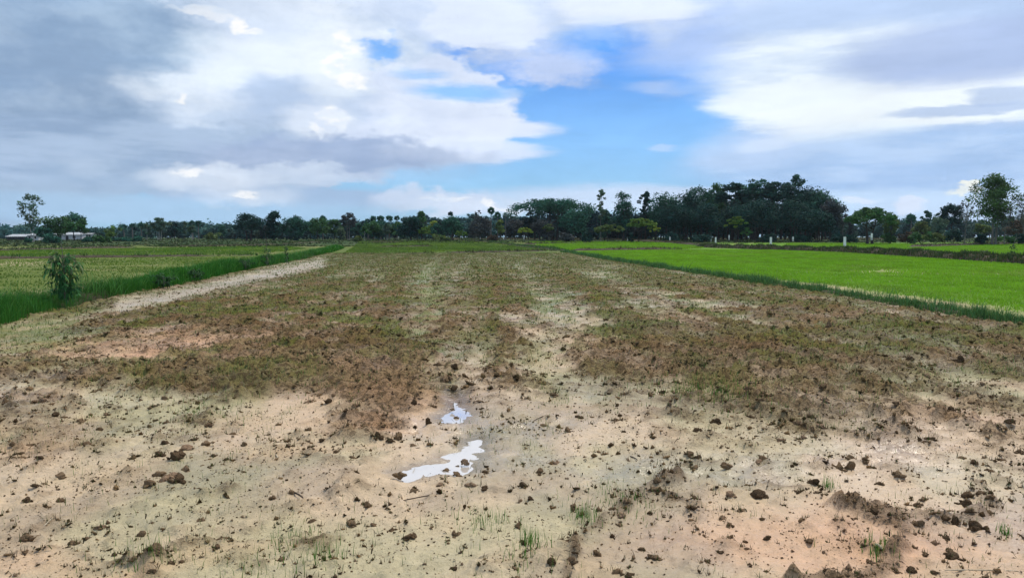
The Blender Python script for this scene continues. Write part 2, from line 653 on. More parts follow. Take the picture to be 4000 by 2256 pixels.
# ------------------------------------------------------------------ the fields
# bund centre lines in world metres (read off the photograph once, then fixed to the ground)
LB_FOOT = line([(-900, 1500), (-300, 1330), (0, 1262), (300, 1200), (520, 1150), (620, 1133), (800, 1090), (1000, 1046), (1180, 1013), (1290, 985), (1340, 969)])
LB = [(x - 0.75, y + 0.25) for x, y in LB_FOOT]
RB_FOOT = line([(5200, 1560), (4400, 1372), (4000, 1292), (3600, 1218), (3200, 1150), (2800, 1088), (2400, 1022), (2190, 984)])
RB = [(x + 0.38, y + 0.1) for x, y in RB_FOOT]
BIGB = line([(5200, 1140), (4400, 1060), (4000, 1031), (3300, 986), (2950, 973), (2720, 965)])
BIGB = [(x + 0.8, y) for x, y in BIGB]


def xline(pts, Y):
    ys = [p[1] for p in pts]
    xs = [p[0] for p in pts]
    k = np.argsort(ys)
    return np.interp(Y, np.array(ys)[k], np.array(xs)[k])


FAR_Y = 93.0                     # far end of the ploughed field


def e_(px, py, x0, y0, rx, ry):
    return np.exp(-(((px - x0) / rx) ** 2 + ((py - y0) / ry) ** 2))


def strip(px, py, pts, w):
    d, _ = seg_dist(px, py * 1.0, pts)
    return np.exp(-(d / w) ** 2)


def field_maps(X, Y):
    """what lies where in the ploughed field: amount of clods, pink clay, green, bare silt, wet (0..1)"""
    Yc = np.maximum(Y, 2.0)
    px0, py0 = proj(X, Yc)
    # ragged edges from world-space noise
    wn = (fbm(X * 0.9, Y * 0.9, 3, 4) - 0.5)
    wm = (fbm(X * 0.9, Y * 0.9, 41, 4) - 0.5)
    sc = np.clip((py0 - 925) / 400.0, 0.15, 2.5)
    px = px0 + wn * 420 * sc
    py = py0 + wm * 170 * sc
    rows = fbm(X * 1.6 + 0.06 * Y, Y * 0.10, 5, 3)             # drag of the plough along the field
    patch = fbm(X * 0.55, Y * 0.30, 9, 4)
    tuft = fbm(X * 2.2, Y * 1.2, 21, 4)
    rough = 0.93 - 0.52 * sstep(1440, 1660, py) - 0.12 * sstep(1660, 1850, py)
    rough += 0.34 * (patch - 0.5) + 0.85 * (rows - 0.5) - 0.08
    rough += 0.40 * e_(px, py, 850, 1500, 560, 95) + 0.30 * e_(px, py, 1450, 1620, 230, 90) + 0.2 * e_(px, py, 1350, 1460, 300, 90)
    rough += 0.25 * e_(px, py, 2900, 1400, 500, 90) + 0.12 * e_(px, py, 2450, 1480, 400, 70) + 0.2 * e_(px, py, 3350, 1560, 260, 70)
    rough -= 0.75 * strip(px0, py0, [(480, 1190), (640, 1166), (1000, 1086), (1250, 1030)], 25)
    rough -= 0.85 * e_(px, py, -50, 1330, 420, 95) - 0.0
    rough -= 0.40 * e_(px, py, 480, 1365, 430, 55)
    rough -= 0.45 * e_(px, py, 2150, 1230, 170, 80) + 0.30 * e_(px, py, 2700, 1200, 260, 45) + 0.35 * e_(px, py, 2250, 1400, 130, 110)
    rough -= 0.50 * e_(px, py, 450, 1570, 260, 60) + 0.35 * e_(px, py, 1080, 1680, 150, 60) + 0.25 * e_(px, py, 3700, 1500, 350, 60)
    lane = (0.65 * strip(px, py, [(2030, 1040), (2080, 1130), (2150, 1230), (2250, 1400), (2290, 1520)], 42)
            + 0.60 * strip(px, py, [(2350, 1060), (2550, 1150), (2800, 1220), (3080, 1300), (3400, 1380)], 30)
            + 0.45 * strip(px, py, [(1840, 1080), (1830, 1200), (1800, 1330)], 24) + 0.45 * strip(px, py, [(1480, 1100), (1400, 1180), (1290, 1300)], 26)
            + 0.55 * strip(px, py, [(1090, 1480), (1180, 1560), (1050, 1680)], 55) + 0.4 * strip(px, py, [(2950, 1450), (3300, 1480), (3700, 1530)], 26))
    ridge = (0.55 * strip(px, py, [(1570, 1070), (1520, 1180), (1440, 1320), (1330, 1450)], 46) + 0.5 * strip(px, py, [(1930, 1080), (1960, 1200), (2010, 1340), (2030, 1420)], 44)
             + 0.5 * strip(px, py, [(2200, 1080), (2400, 1230), (2600, 1350), (2820, 1430)], 40) + 0.5 * strip(px, py, [(2500, 1090), (2900, 1180), (3300, 1270)], 28)
             + 0.5 * strip(px, py, [(1250, 1100), (1050, 1190), (820, 1290)], 40) + 0.5 * strip(px, py, [(1050, 1400), (760, 1490), (520, 1560)], 50)
             + 0.35 * strip(px, py, [(2700, 1480), (3000, 1560), (3400, 1640), (3700, 1700)], 32))
    rough += 0.75 * ridge - 0.50 * lane
    rough -= 0.55 * strip(px, py, [(1668, 1060), (1690, 1160), (1672, 1300), (1640, 1400)], 26)
    rough += 0.62 * (fbm(X * 3.1, Y * 3.1, 61, 3) - 0.5) + 0.60 * (fbm(X * 8.0, Y * 8.0, 67, 2) - 0.5) * np.clip(1.6 - Y / 18.0, 0, 1)
    debris = (strip(px, py, [(3140, 2300), (3290, 2190), (3350, 2070), (3480, 2010), (3640, 1960), (3740, 1890)], 46) * 1.0
              + strip(px, py, [(1950, 2270), (2180, 2160), (2330, 2080), (2480, 2010), (2680, 1945)], 34) * 0.85
              + strip(px, py, [(150, 2170), (420, 2130), (760, 2110), (1060, 2150), (1320, 2140)], 20) * 0.45
              + strip(px, py, [(2860, 1890), (3000, 1905), (3120, 1915)], 18) * 0.6)
    debris = np.clip(debris * (0.15 + 0.9 * tuft + 0.9 * fbm(X * 7.0, Y * 7.0, 87, 3)), 0, 1) * sstep(0.10, 0.45, debris)
    rough = np.clip(rough + 0.42 * debris, 0.10 + 0.10 * sstep(0.4, 0.6, tuft), 1.0)
    pink = (0.9 * e_(px, py, 620, 1352, 560, 62) + 0.75 * e_(px, py, 1560, 1570, 330, 110) + 0.85 * e_(px, py, 3100, 2160, 900, 170)
            + 0.6 * e_(px, py, 150, 1640, 260, 90) + 0.6 * e_(px, py, 650, 2190, 600, 70) + 0.55 * e_(px, py, 2450, 1330, 240, 60)
            + 0.5 * e_(px, py, 1250, 1800, 400, 80) + 0.6 * e_(px, py, 3800, 1680, 260, 60) + 0.5 * e_(px, py, 1720, 1500, 260, 60)
            + 0.4 * e_(px, py, 3300, 1330, 300, 40))
    pink = np.clip(pink + 0.9 * (fbm(X * 0.35, Y * 0.35, 33, 3) - 0.55), 0, 1)
    green = 0.75 * sstep(0.46, 0.66, fbm(X * 0.6, Y * 0.35, 51, 4)) * sstep(0.35, 0.62, tuft) * (0.45 + 0.55 * sstep(1900, 1500, py))
    green += 0.9 * e_(px, py, -20, 1330, 460, 100) + 0.9 * strip(px, py, [(1668, 1060), (1690, 1160), (1672, 1300), (1640, 1400)], 26)
    green += 0.7 * e_(px, py, 2400, 1270, 150, 60) + 0.6 * e_(px, py, 1500, 1350, 110, 60) + 0.55 * e_(px, py, 2750, 1540, 150, 40)
    green += 0.55 * e_(px, py, 3500, 1330, 500, 70) + 0.45 * e_(px, py, 3600, 1600, 420, 80) + 0.4 * e_(px, py, 1000, 1480, 300, 90)
    green += 0.4 * e_(px, py, 1880, 1330, 120, 60)
    green += 0.8 * sstep(1120, 1000, py0) * (0.35 + 0.65 * sstep(0.4, 0.6, rows))
    green -= 0.8 * strip(px0, py0, [(480, 1190), (640, 1166), (1000, 1086), (1250, 1030)], 25) + 0.6 * e_(px, py, 560, 1350, 520, 52)
    green += 0.45 * sstep(1560, 1400, py0) * sstep(0.42, 0.62, tuft)
    green += sstep(1280, 1080, py0) * (0.28 + 0.5 * sstep(0.35, 0.65, tuft))
    green += 0.35 * e_(px, py, 3200, 1500, 900, 150) * sstep(0.40, 0.62, tuft)
    green = np.clip(green, 0, 1)
    wet = (0.9 * e_(px, py, 1780, 1620, 90, 110) + 0.9 * e_(px, py, 1780, 1810, 170, 70) + 0.55 * e_(px, py, 1900, 1680, 260, 190)
           + 0.75 * e_(px, py, 3350, 1720, 560, 110) + 0.5 * e_(px, py, 2500, 1850, 400, 70) + 0.4 * e_(px, py, 500, 1580, 300, 50) + 0.3 * e_(px, py, 1000, 1760, 500, 120)
           + 0.25 + 0.35 * sstep(0.42, 0.66, fbm(X * 0.5, Y * 0.5, 77, 3)))
    wet = np.clip(wet * (1.0 - 0.8 * rough), 0, 1)
    return rough, pink, green, debris, wet


C_SILT = np.array([0.515, 0.392, 0.250])
C_SILTG = np.array([0.430, 0.372, 0.222])
C_PINK = np.array([0.540, 0.325, 0.185])
C_BROWN = np.array([0.168, 0.093, 0.034])
C_OLIVE = np.array([0.132, 0.145, 0.024])
C_DEB = np.array([0.14, 0.088, 0.046])

PUD_Z = -0.030
PUD_A = [(1750, 1545), (1792, 1543), (1800, 1585), (1826, 1592), (1826, 1630), (1812, 1647), (1775, 1652), (1713, 1650), (1708, 1636), (1738, 1620), (1752, 1600), (1762, 1588), (1755, 1568)]
PUD_B = [(1555, 1843), (1620, 1822), (1700, 1808), (1735, 1795), (1730, 1780), (1760, 1768), (1800, 1764), (1818, 1745), (1845, 1718), (1872, 1715), (1876, 1740), (1886, 1760), (1868, 1785), (1848, 1795), (1832, 1812), (1822, 1830), (1838, 1856), (1800, 1860), (1740, 1856), (1700, 1856), (1650, 1868), (1596, 1876), (1580, 1856)]
PUD_A = [tuple(gp(a, b, PUD_Z)) for a, b in PUD_A]
PUD_B = [tuple(gp(a, b, PUD_Z)) for a, b in PUD_B]


def in_poly(X, Y, poly):
    c = np.zeros(np.shape(X), bool)
    n = len(poly)
    for i in range(n):
        x0, y0 = poly[i]
        x1, y1 = poly[(i + 1) % n]
        k = ((y0 > Y) != (y1 > Y))
        with np.errstate(divide='ignore', invalid='ignore'):
            xi = (x1 - x0) * (Y - y0) / (y1 - y0 + 1e-12) + x0
        c ^= k & (X < xi)
    return c


def puddle_sd(X, Y):
    """signed distance-like value to the puddles, negative inside"""
    best = np.full(np.shape(X), 1e9)
    for poly in (PUD_A, PUD_B):
        d, _ = seg_dist(X, Y, poly + [poly[0]])
        d = np.where(in_poly(X, Y, poly), -d, d)
        best = np.minimum(best, d)
    return best


def mud_height(X, Y, rough):
    """relief of the ploughed field"""
    near = np.clip(1.0 - Y / 60.0, 0.0, 1.0)
    l3 = fbm(X * 31.0, Y * 31.0, 131, 2) - 0.5
    z = (fbm(X * 0.5, Y * 0.5, 101, 3) - 0.5) * 0.05 + 0.05 * np.clip(rough, 0, 1)
    l1 = fbm(X * 4.5, Y * 4.5, 111, 4, 0.55)
    l2 = fbm(X * 13.0, Y * 13.0, 121, 3, 0.6)
    lump = np.clip(l1 - 0.42, 0, 1) * 0.34 + np.clip(l2 - 0.45, 0, 1) * 0.12
    z = z + np.clip(rough, 0, 1) ** 1.5 * lump * (0.35 + 0.65 * near) + (l2 - 0.5) * 0.034 * near + (l1 - 0.5) * 0.022 + l3 * 0.016 * np.clip(1.4 - Y / 9.0, 0, 1)
    return z


def build_ground():
    ys = np.concatenate([np.geomspace(1.6, 4.0, 50)[:-1], np.geomspace(4.0, 30.0, 350)[:-1], np.geomspace(30.0, 170.0, 150)[:-1], np.geomspace(170.0, 6000.0, 60)])
    us = np.linspace(-0.88, 0.88, 430)
    U, Yg = np.meshgrid(us, ys)
    Xg = U * (Yg + 0.6)
    X, Y = Xg.ravel(), Yg.ravel()
    nr, nc = Xg.shape
    rough, pink, green, debris, wet = field_maps(X, Y)
    xl = xline(LB, Y)
    xr = xline(RB, Y)
    main = (X > xl) & (X < xr) & (Y < FAR_Y)
    n_big = fbm(X * 0.12, Y * 0.12, 201, 4)
    n_mid = fbm(X * 0.7, Y * 0.7, 211, 4)
    n_fin = fbm(X * 3.0, Y * 3.0, 221, 3)
    # --- heights
    z = terrain(X, Y)
    zm = mud_height(X, Y, rough)
    sd = puddle_sd(X, Y) + 0.07 + (n_fin - 0.5) * 0.16 + (fbm(X * 9, Y * 9, 241, 3) - 0.5) * 0.12
    dip = sstep(0.42, -0.12, sd)
    zm = zm * (1 - dip) + (PUD_Z - 0.016 + 0.45 * zm) * dip
    shoulder = np.exp(-((sd - 0.30) / 0.18) ** 2) * 0.012
    zm = zm + shoulder
    z = np.where(main, z + zm, z + (n_mid - 0.5) * 0.05 + (n_fin - 0.5) * 0.015)
    # --- colours
    def mixc(a, b, t):
        return a + (b - a) * t[:, None]
    silt = mixc(np.broadcast_to(C_SILT, (len(X), 3)), C_SILTG, sstep(0.40, 0.62, fbm(X * 0.8, Y * 0.5, 231, 4)))
    c = mixc(silt, C_PINK, pink)
    damp = sstep(0.50, 0.64, fbm(X * 1.1, Y * 0.8, 251, 5, 0.6)) * (Y < 30)
    c = c * (1 - 0.24 * damp[:, None])
    wet = np.clip(wet + 0.12 * damp, 0, 1)
    c = mixc(c, C_BROWN * (0.85 + 0.5 * n_mid[:, None]), np.clip(rough * 1.45 - 0.46, 0, 1) * np.where(Y > 13, 0.90, 0.72) * (1 - 0.45 * pink))
    c = mixc(c, C_OLIVE * (0.8 + 0.5 * n_mid[:, None]), np.clip(green * np.clip((Y - 4.0) / 12.0, 0.16, 0.92), 0, 1))
    c = mixc(c, C_DEB, np.clip(debris * 0.55, 0, 1))
    c = mixc(c, np.array([0.34, 0.29, 0.215]), 0.9 * strip(proj(X, Y)[0], proj(X, Y)[1], [(330, 1217), (640, 1166), (1000, 1086), (1250, 1030)], 20) * main * sstep(250, 620, proj(X, Y)[0]))
    # other fields
    rice = np.array([0.105, 0.215, 0.022])
    ricec = mixc(np.broadcast_to(rice, (len(X), 3)), np.array([0.30, 0.27, 0.14]), sstep(0.60, 0.72, n_big * 0.6 + n_mid * 0.4) * 0.6)
    bare = np.exp(-((X - xr - 1.6) / 1.0) ** 2) * sstep(46, 30, Y) * (0.65 + 0.7 * (n_mid - 0.5))
    pxx, pyy = proj(X, np.maximum(Y, 2))
    bare = np.maximum(bare, 0.55 * e_(pxx + (n_mid - .5) * 200, pyy + (n_fin - .5) * 24, 3450, 1060, 90, 6))
    ricec = mixc(ricec, np.array([0.42, 0.36, 0.20]), np.clip(bare * 1.4, 0, 1))
    lgreen = np.array([0.112, 0.150, 0.034])
    leftc = mixc(np.broadcast_to(lgreen, (len(X), 3)), np.array([0.24, 0.225, 0.10]), sstep(0.50, 0.70, n_big * 0.5 + n_mid * 0.5) * 0.8)
    bl = np.exp(-((xl - X - 2.2) / 1.5) ** 2) * sstep(45, 20, Y)
    bl = np.maximum(bl, 0.9 * e_(pxx, pyy, 900, 1078, 240, 12))
    bl = np.maximum(bl, 0.8 * e_(pxx, pyy, 60, 1030, 130, 9))
    leftc = mixc(leftc, np.array([0.40, 0.34, 0.20]), np.clip(bl * (0.5 + n_fin), 0, 0.9))
    farc = mixc(np.broadcast_to(np.array([0.100, 0.150, 0.034]), (len(X), 3)), np.array([0.16, 0.15, 0.07]), sstep(0.5, 0.68, n_big * 0.6 + n_mid * 0.4) * 0.8)
    wild = mixc(np.broadcast_to(np.array([0.036, 0.066, 0.022]), (len(X), 3)), np.array([0.12, 0.11, 0.055]), sstep(0.60, 0.75, n_mid) * 0.5)
    farc = mixc(farc, np.zeros(3) + 1.0, np.zeros(len(X)))
    t = sstep(205, 240, Y)
    farc = farc * (1 - t[:, None]) + wild * t[:, None]
    t2 = sstep(150, 185, Y) * (X < xl)
    leftc = leftc * (1 - t2[:, None]) + wild * t2[:, None]
    right = X >= xr
    left = X <= xl
    mid_far = (~main) & (Y >= FAR_Y) & (X > xl) & (X < xr)
    xb = xline(BIGB, Y)
    c = np.where(main[:, None], c, np.where(left[:, None], leftc, np.where(right[:, None], ricec, farc)))
    t3 = sstep(196, 206, Y) * right
    c = c * (1 - t3[:, None]) + wild * t3[:, None]
    rim = sstep(0.30, 0.02, sd) * main
    wet = np.maximum(wet, rim)
    c = c * (1 - 0.42 * rim[:, None])
    wetv = np.where(main, wet, 0.0)
    V = np.stack([X, Y, z], 1)
    idx = np.arange(nr * nc).reshape(nr, nc)
    F = np.stack([idx[:-1, :-1].ravel(), idx[:-1, 1:].ravel(), idx[1:, 1:].ravel(), idx[1:, :-1].ravel()], 1)
    reg = np.where(main, 0, np.where(Y > 205, 4, np.where(left, 1, np.where(mid_far, 3, np.where(X > xb, 5, 2)))))
    fr = reg[F[:, 0]]
    names = {0: ('ploughed_field', M_MUD), 1: ('sparse_rice_field', M_FARSOIL), 2: ('rice_field', M_FARSOIL), 3: ('distant_field', M_FARSOIL),
             4: ('ground', M_FARSOIL), 5: ('rice_field', M_FARSOIL)}
    for k, (nm, mt) in names.items():
        f = F[fr == k]
        if not len(f):
            continue
        used = np.unique(f)
        remap = np.full(len(V), -1)
        remap[used] = np.arange(len(used))
        me = np_mesh(nm, V[used], [remap[f]], smooth=True, cols=c[used])
        at = me.attributes.new('wet', 'FLOAT', 'POINT')
        at.data.foreach_set('value', wetv[used].astype(np.float32))
        at = me.attributes.new('till', 'FLOAT', 'POINT')
        at.data.foreach_set('value', np.where(main, rough, 0.0)[used].astype(np.float32))
        tag(obj(nm, me, mt), kind='structure')
    # low ground all round, under and behind the viewer
    me = np_mesh('ground', np.array([[-6000, -3000, -0.5], [6000, -3000, -0.5], [6000, 6000, -0.5], [-6000, 6000, -0.5]]), [np.array([[0, 1, 2, 3]])],
                 cols=np.tile(C_SILT * 0.6, (4, 1)))
    tag(obj('ground', me, M_FARSOIL), kind='structure')


build_ground()


def build_puddles():
    m, nt, out = new_mat('puddle_water')
    geo = nt.node('ShaderNodeNewGeometry').outputs['Position']
    n = nt.noise(geo, 14.0, 3.0, 0.5)
    p = principled(nt, out, (0.58, 0.53, 0.46, 1), 0.05, 0.9, bump(nt, n, 0.02, 0.01))
    p.inputs['IOR'].default_value = 1.7
    p.inputs['Coat Weight'].default_value = 1.0
    p.inputs['Coat Roughness'].default_value = 0.02
    p.inputs['Coat IOR'].default_value = 1.8
    for poly, nm in ((PUD_A, 'puddle'), (PUD_B, 'puddle')):
        P_ = np.array(poly)
        lo, hi = P_.min(0) - 0.45, P_.max(0) + 0.45
        n_ = 28
        gx, gy = np.meshgrid(np.linspace(lo[0], hi[0], n_), np.linspace(lo[1], hi[1], n_))
        x, y = gx.ravel(), gy.ravel()
        d, _ = seg_dist(x, y, poly + [poly[0]])
        d = np.where(in_poly(x, y, poly), -d, d)
        keep = d < 0.36
        idx = np.arange(n_ * n_).reshape(n_, n_)
        F = np.stack([idx[:-1, :-1].ravel(), idx[:-1, 1:].ravel(), idx[1:, 1:].ravel(), idx[1:, :-1].ravel()], 1)
        F = F[keep[F].all(1)]
        used = np.unique(F)
        rm = np.full(n_ * n_, -1)
        rm[used] = np.arange(len(used))
        me = np_mesh(nm, np.stack([x, y, np.full_like(x, PUD_Z)], 1)[used], [rm[F]], smooth=True)
        tag(obj(nm, me, m), kind='structure')


build_puddles()


# ------------------------------------------------------------------ bunds (earth banks between the fields)
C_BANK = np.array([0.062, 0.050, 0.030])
C_BANKP = np.array([0.30, 0.24, 0.155])


def build_bund(pts, width, height, seed, n_per_m=2.2, base_z=None, gaps=0.0, col=C_BANK, cross=9):
    """a long low mound with a wavering crest following a polyline"""
    pts = [np.array(p, float) for p in pts]
    L = [0.0]
    for a, b in zip(pts[:-1], pts[1:]):
        L.append(L[-1] + float(np.hypot(*(b - a))))
    n = max(8, int(min(420, L[-1] * n_per_m)))
    s = np.linspace(0, L[-1], n)
    x = np.interp(s, L, [p[0] for p in pts])
    y = np.interp(s, L, [p[1] for p in pts])
    tx, ty = np.gradient(x), np.gradient(y)
    tl = np.hypot(tx, ty)
    nx, ny = -ty / tl, tx / tl
    wob = (fbm(s * 0.18, s * 0 + seed, seed, 3) - 0.5) * width * 0.5
    x, y = x + nx * wob, y + ny * wob
    hh = height * (0.70 + 0.75 * (fbm(s * 0.35, s * 0 + 3.1, seed + 5, 3) - 0.35))
    if gaps:
        hh = hh * sstep(gaps - 0.06, gaps + 0.05, fbm(s * 0.10, s * 0 + 9.7, seed + 8, 3))
    taper = np.clip(np.minimum(s, L[-1] - s) / 1.5, 0, 1)
    hh = hh * taper
    t = np.linspace(-1, 1, cross)
    prof = np.clip(1 - np.abs(t) ** 2.6, 0, 1)
    XX = x[:, None] + nx[:, None] * t[None] * width
    YY = y[:, None] + ny[:, None] * t[None] * width
    lump = (fbm(XX * 2.3, YY * 2.3, seed + 11, 4) - 0.5)
    ZZ = terrain(XX, YY) - 0.06 + (hh[:, None] + 0.06) * prof[None] + lump * 0.30 * height * prof[None]
    V = np.stack([XX.ravel(), YY.ravel(), ZZ.ravel()], 1)
    idx = np.arange(n * cross).reshape(n, cross)
    F = np.stack([idx[:-1, :-1].ravel(), idx[1:, :-1].ravel(), idx[1:, 1:].ravel(), idx[:-1, 1:].ravel()], 1)
    nz = fbm(V[:, 0] * 0.8, V[:, 1] * 0.8, seed + 3, 4)
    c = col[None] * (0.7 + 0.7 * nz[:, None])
    me = np_mesh('bund', V, [F], smooth=True, cols=c)
    at = me.attributes.new('wet', 'FLOAT', 'POINT')
    o = obj('bund', me, M_BUND)
    tag(o, kind='structure')
    return dict(x=x, y=y, nx=nx, ny=ny, h=hh, w=width, s=s, len=L[-1], height=height)


# ------------------------------------------------------------------ blades of grass
def blades(name, X, Y, Z, H, Wd, col, lean=0.5, segs=2, seed=0, label=None, cat='grass', var=0.25, kind='stuff', tips=1.15):
    """one object of many bent, tapering blades"""
    r = np.random.default_rng(seed)
    n = len(X)
    yaw = r.uniform(0, 2 * np.pi, n)
    la = r.uniform(0, 2 * np.pi, n)
    lm = r.uniform(0.1, 1.0, n) ** 1.3 * lean * H
    t = np.linspace(0, 1, segs + 1)
    Vs = []
    dx, dy = np.cos(yaw), np.sin(yaw)
    for i, tt in enumerate(t):
        cx = X + np.cos(la) * lm * tt ** 1.8
        cy = Y + np.sin(la) * lm * tt ** 1.8
        cz = Z + H * (tt - 0.22 * (lm / np.maximum(H, 1e-6)) * tt ** 2)
        w = Wd * (1 - tt) ** 0.7 * 0.5
        if i < segs:
            Vs.append(np.stack([cx - dx * w, cy - dy * w, cz], 1))
            Vs.append(np.stack([cx + dx * w, cy + dy * w, cz], 1))
        else:
            Vs.append(np.stack([cx, cy, cz], 1))
    V = np.concatenate(Vs)
    k = np.arange(n)
    F4 = []
    for i in range(segs - 1):
        a = 2 * i * n
        F4.append(np.stack([a + k, a + n + k, a + 3 * n + k, a + 2 * n + k], 1))
    a = 2 * (segs - 1) * n
    F3 = np.stack([a + k, a + n + k, a + 2 * n + k], 1)
    cc = np.asarray(col, float)
    if cc.ndim == 1:
        cc = np.tile(cc, (n, 1))
    f = r.uniform(1 - var, 1 + var, (n, 1))
    hue = r.uniform(-1, 1, (n, 1)) * var * 0.5
    cc = np.clip(cc * f * np.concatenate([1 + hue, np.ones((n, 1)), 1 - hue], 1), 0, 1)
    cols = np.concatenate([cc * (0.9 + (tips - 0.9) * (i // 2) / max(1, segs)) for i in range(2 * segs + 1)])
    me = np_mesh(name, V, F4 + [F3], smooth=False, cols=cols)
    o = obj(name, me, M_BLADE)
    tag(o, label, cat, kind=kind)
    return o


def bund_points(b, n, seed, spread=0.85, clump=0.0):
    r = np.random.default_rng(seed)
    # more points near the viewer, where single blades show
    d = np.hypot(b['x'], b['y'])
    p = 1.0 / np.maximum(d, 8.0) ** 1.25
    p = p / p.sum()
    i = r.choice(len(b['x']), n, p=p)
    j = np.minimum(i + 1, len(b['x']) - 1)
    f = r.uniform(0, 1, n)
    t = np.clip(r.uniform(-1, 1, n) + r.normal(0, 0.08, n), -1.05, 1.05) * spread
    x = b['x'][i] * (1 - f) + b['x'][j] * f + b['nx'][i] * t * b['w']
    y = b['y'][i] * (1 - f) + b['y'][j] * f + b['ny'][i] * t * b['w']
    if clump:
        k = fbm(x * 1.3, y * 1.3, seed + 5, 3) > clump
        x, y, i, t = x[k], y[k], i[k], t[k]
    z = terrain(x, y) + b['h'][i] * np.clip(1 - np.abs(np.clip(t, -1, 1)) ** 2.6, 0, 1) - 0.03
    return x, y, z, np.hypot(x, y)


def grass_on(b, n, hgt, col, seed, label, wide=0.012, clump=0.0, lean=0.65, spread=0.85, segs=2, var=0.42):
    x, y, z, d = bund_points(b, n, seed, spread, clump)
    r = np.random.default_rng(seed + 1)
    k = 0.25 + 1.5 * fbm(x * 1.1, y * 1.1, seed + 2, 3)
    H = hgt * k * r.uniform(0.5, 1.25, len(x))
    Wd = np.maximum(wide, d * 0.00075) * r.uniform(0.7, 1.4, len(x))
    blades('grass', x, y, z, H, Wd, col, lean, segs, seed, label, 'grass', var)


G_DARK = np.array([0.048, 0.135, 0.036])
G_MID = np.array([0.065, 0.135, 0.040])
G_BLUE = np.array([0.050, 0.100, 0.050])
G_DRY = np.array([0.085, 0.095, 0.045])
G_RICE = np.array([0.215, 0.415, 0.030])


def build_banks():
    b = build_bund(LB, 0.78, 0.34, 11, 3.0)
    k = b['s']
    grass_on(b, 50000, 0.36, np.array([0.042, 0.155, 0.022]), 301, 'thick green grass covering the bank left of the ploughed field', 0.014, spread=1.12)
    # a few long bent blades standing over the rest
    grass_on(b, 9000, 0.52, np.array([0.085, 0.220, 0.050]), 305, 'long bent blades rising from the thick left bank grass', 0.016, 0.45, lean=1.1, spread=1.0)
    b = build_bund(RB, 0.36, 0.15, 12, 3.0)
    grass_on(b, 22000, 0.27, np.array([0.075, 0.165, 0.052]), 302, 'narrow strip of spiky grass between ploughed field and bright rice', 0.011, 0.34, lean=0.85, spread=1.15, var=0.5)
    grass_on(b, 3500, 0.36, np.array([0.080, 0.190, 0.060]), 306, 'taller spiky blades along the narrow strip by the rice', 0.010, 0.40, lean=1.0, spread=1.0)
    b = build_bund(BIGB, 1.1, 0.66, 13, 2.0)
    grass_on(b, 24000, 0.32, np.array([0.060, 0.088, 0.036]), 303, 'dull grass on the high bank beyond the bright rice', 0.02, 0.20, spread=1.05)
    far = [
        ([(1335, 996), (1500, 993), (1690, 991)], 0.35, 0.22, 0.42, G_DRY, 'dark tufts on the low bank at the far end of ploughed field'),
        ([(1740, 989), (2000, 984), (2195, 979)], 0.35, 0.20, 0.36, G_DRY, 'thin dark grass on far field edge beside the rice'),
        ([(-500, 1020), (0, 1011), (320, 1006), (700, 1001), (1000, 997)], 0.5, 0.26, 0.36, G_MID * 0.8, 'dark grassy bank crossing the sparse field at left'),
        ([(-300, 983), (0, 979), (300, 970), (520, 967)], 0.7, 0.34, 0.2, G_MID * 0.75, 'grassy bank beneath the tall slim tree at left'),
        ([(560, 963), (760, 962), (960, 960), (1080, 957)], 0.5, 0.30, 0.36, G_MID * 0.75, 'second dark bank in front of the wide oak-like tree'),
        ([(1100, 957), (1240, 953), (1290, 953)], 0.5, 0.30, 0.30, G_MID * 0.75, 'short dark bank left of centre in the distance'),
        ([(1440, 954), (1570, 954)], 0.5, 0.34, 0.2, G_DRY, 'isolated dark bank in the middle distance'),
        ([(1470, 965), (1600, 964), (1680, 962)], 0.4, 0.26, 0.3, G_DRY, 'dark broken bank in the middle fields'),
        ([(2200, 980), (2100, 968), (1990, 958), (1900, 952), (1800, 948)], 0.6, 0.30, 0.15, G_MID, 'grassy bank curving away left of the rice'),
        ([(1700, 947), (1950, 946), (2200, 946), (2480, 949)], 0.6, 0.40, 0.25, G_DRY, 'dark bank line below the distant grove'),
        ([(2230, 979), (2420, 977), (2650, 974)], 0.5, 0.34, 0.15, G_DRY * 0.9, 'dark bank dividing two bright rice plots'),
        ([(2040, 958), (2200, 956), (2310, 955)], 0.4, 0.30, 0.3, G_DRY, 'thin dark bank between pale rice plots'),
        ([(2470, 951), (2640, 956), (2780, 963)], 0.9, 0.55, 0.0, G_DRY * 0.9, 'dry brown bank left of the fence posts'),
        ([(3560, 966), (3750, 961), (4000, 957), (4500, 950)], 0.9, 0.5, 0.15, G_DRY, 'dark bank behind the second rice plot at right'),
        ([(2780, 945), (3100, 945), (3400, 946), (3700, 948)], 0.9, 0.4, 0.2, G_DRY, 'rough grass bank in front of the dark grove'),
    ]
    for i, (pts, w, h, gap, col, lab) in enumerate(far):
        bb = build_bund(line(pts), w * 1.6, h, 40 + i, 0.8, gaps=gap, cross=7)
        n = int(min(2600, 25 * bb['len']))
        grass_on(bb, n, 0.34, col, 340 + i, lab, 0.03, gap, lean=0.6, segs=1)
    # shallow step where the photographer stands
    return


build_banks()


# ------------------------------------------------------------------ clods of mud
def ico(sub):
    import bmesh
    bm = bmesh.new()
    bmesh.ops.create_icosphere(bm, subdivisions=sub, radius=1.0)
    V = np.array([v.co[:] for v in bm.verts])
    F = np.array([[v.index for v in f.verts] for f in bm.faces])
    bm.free()
    return V, F


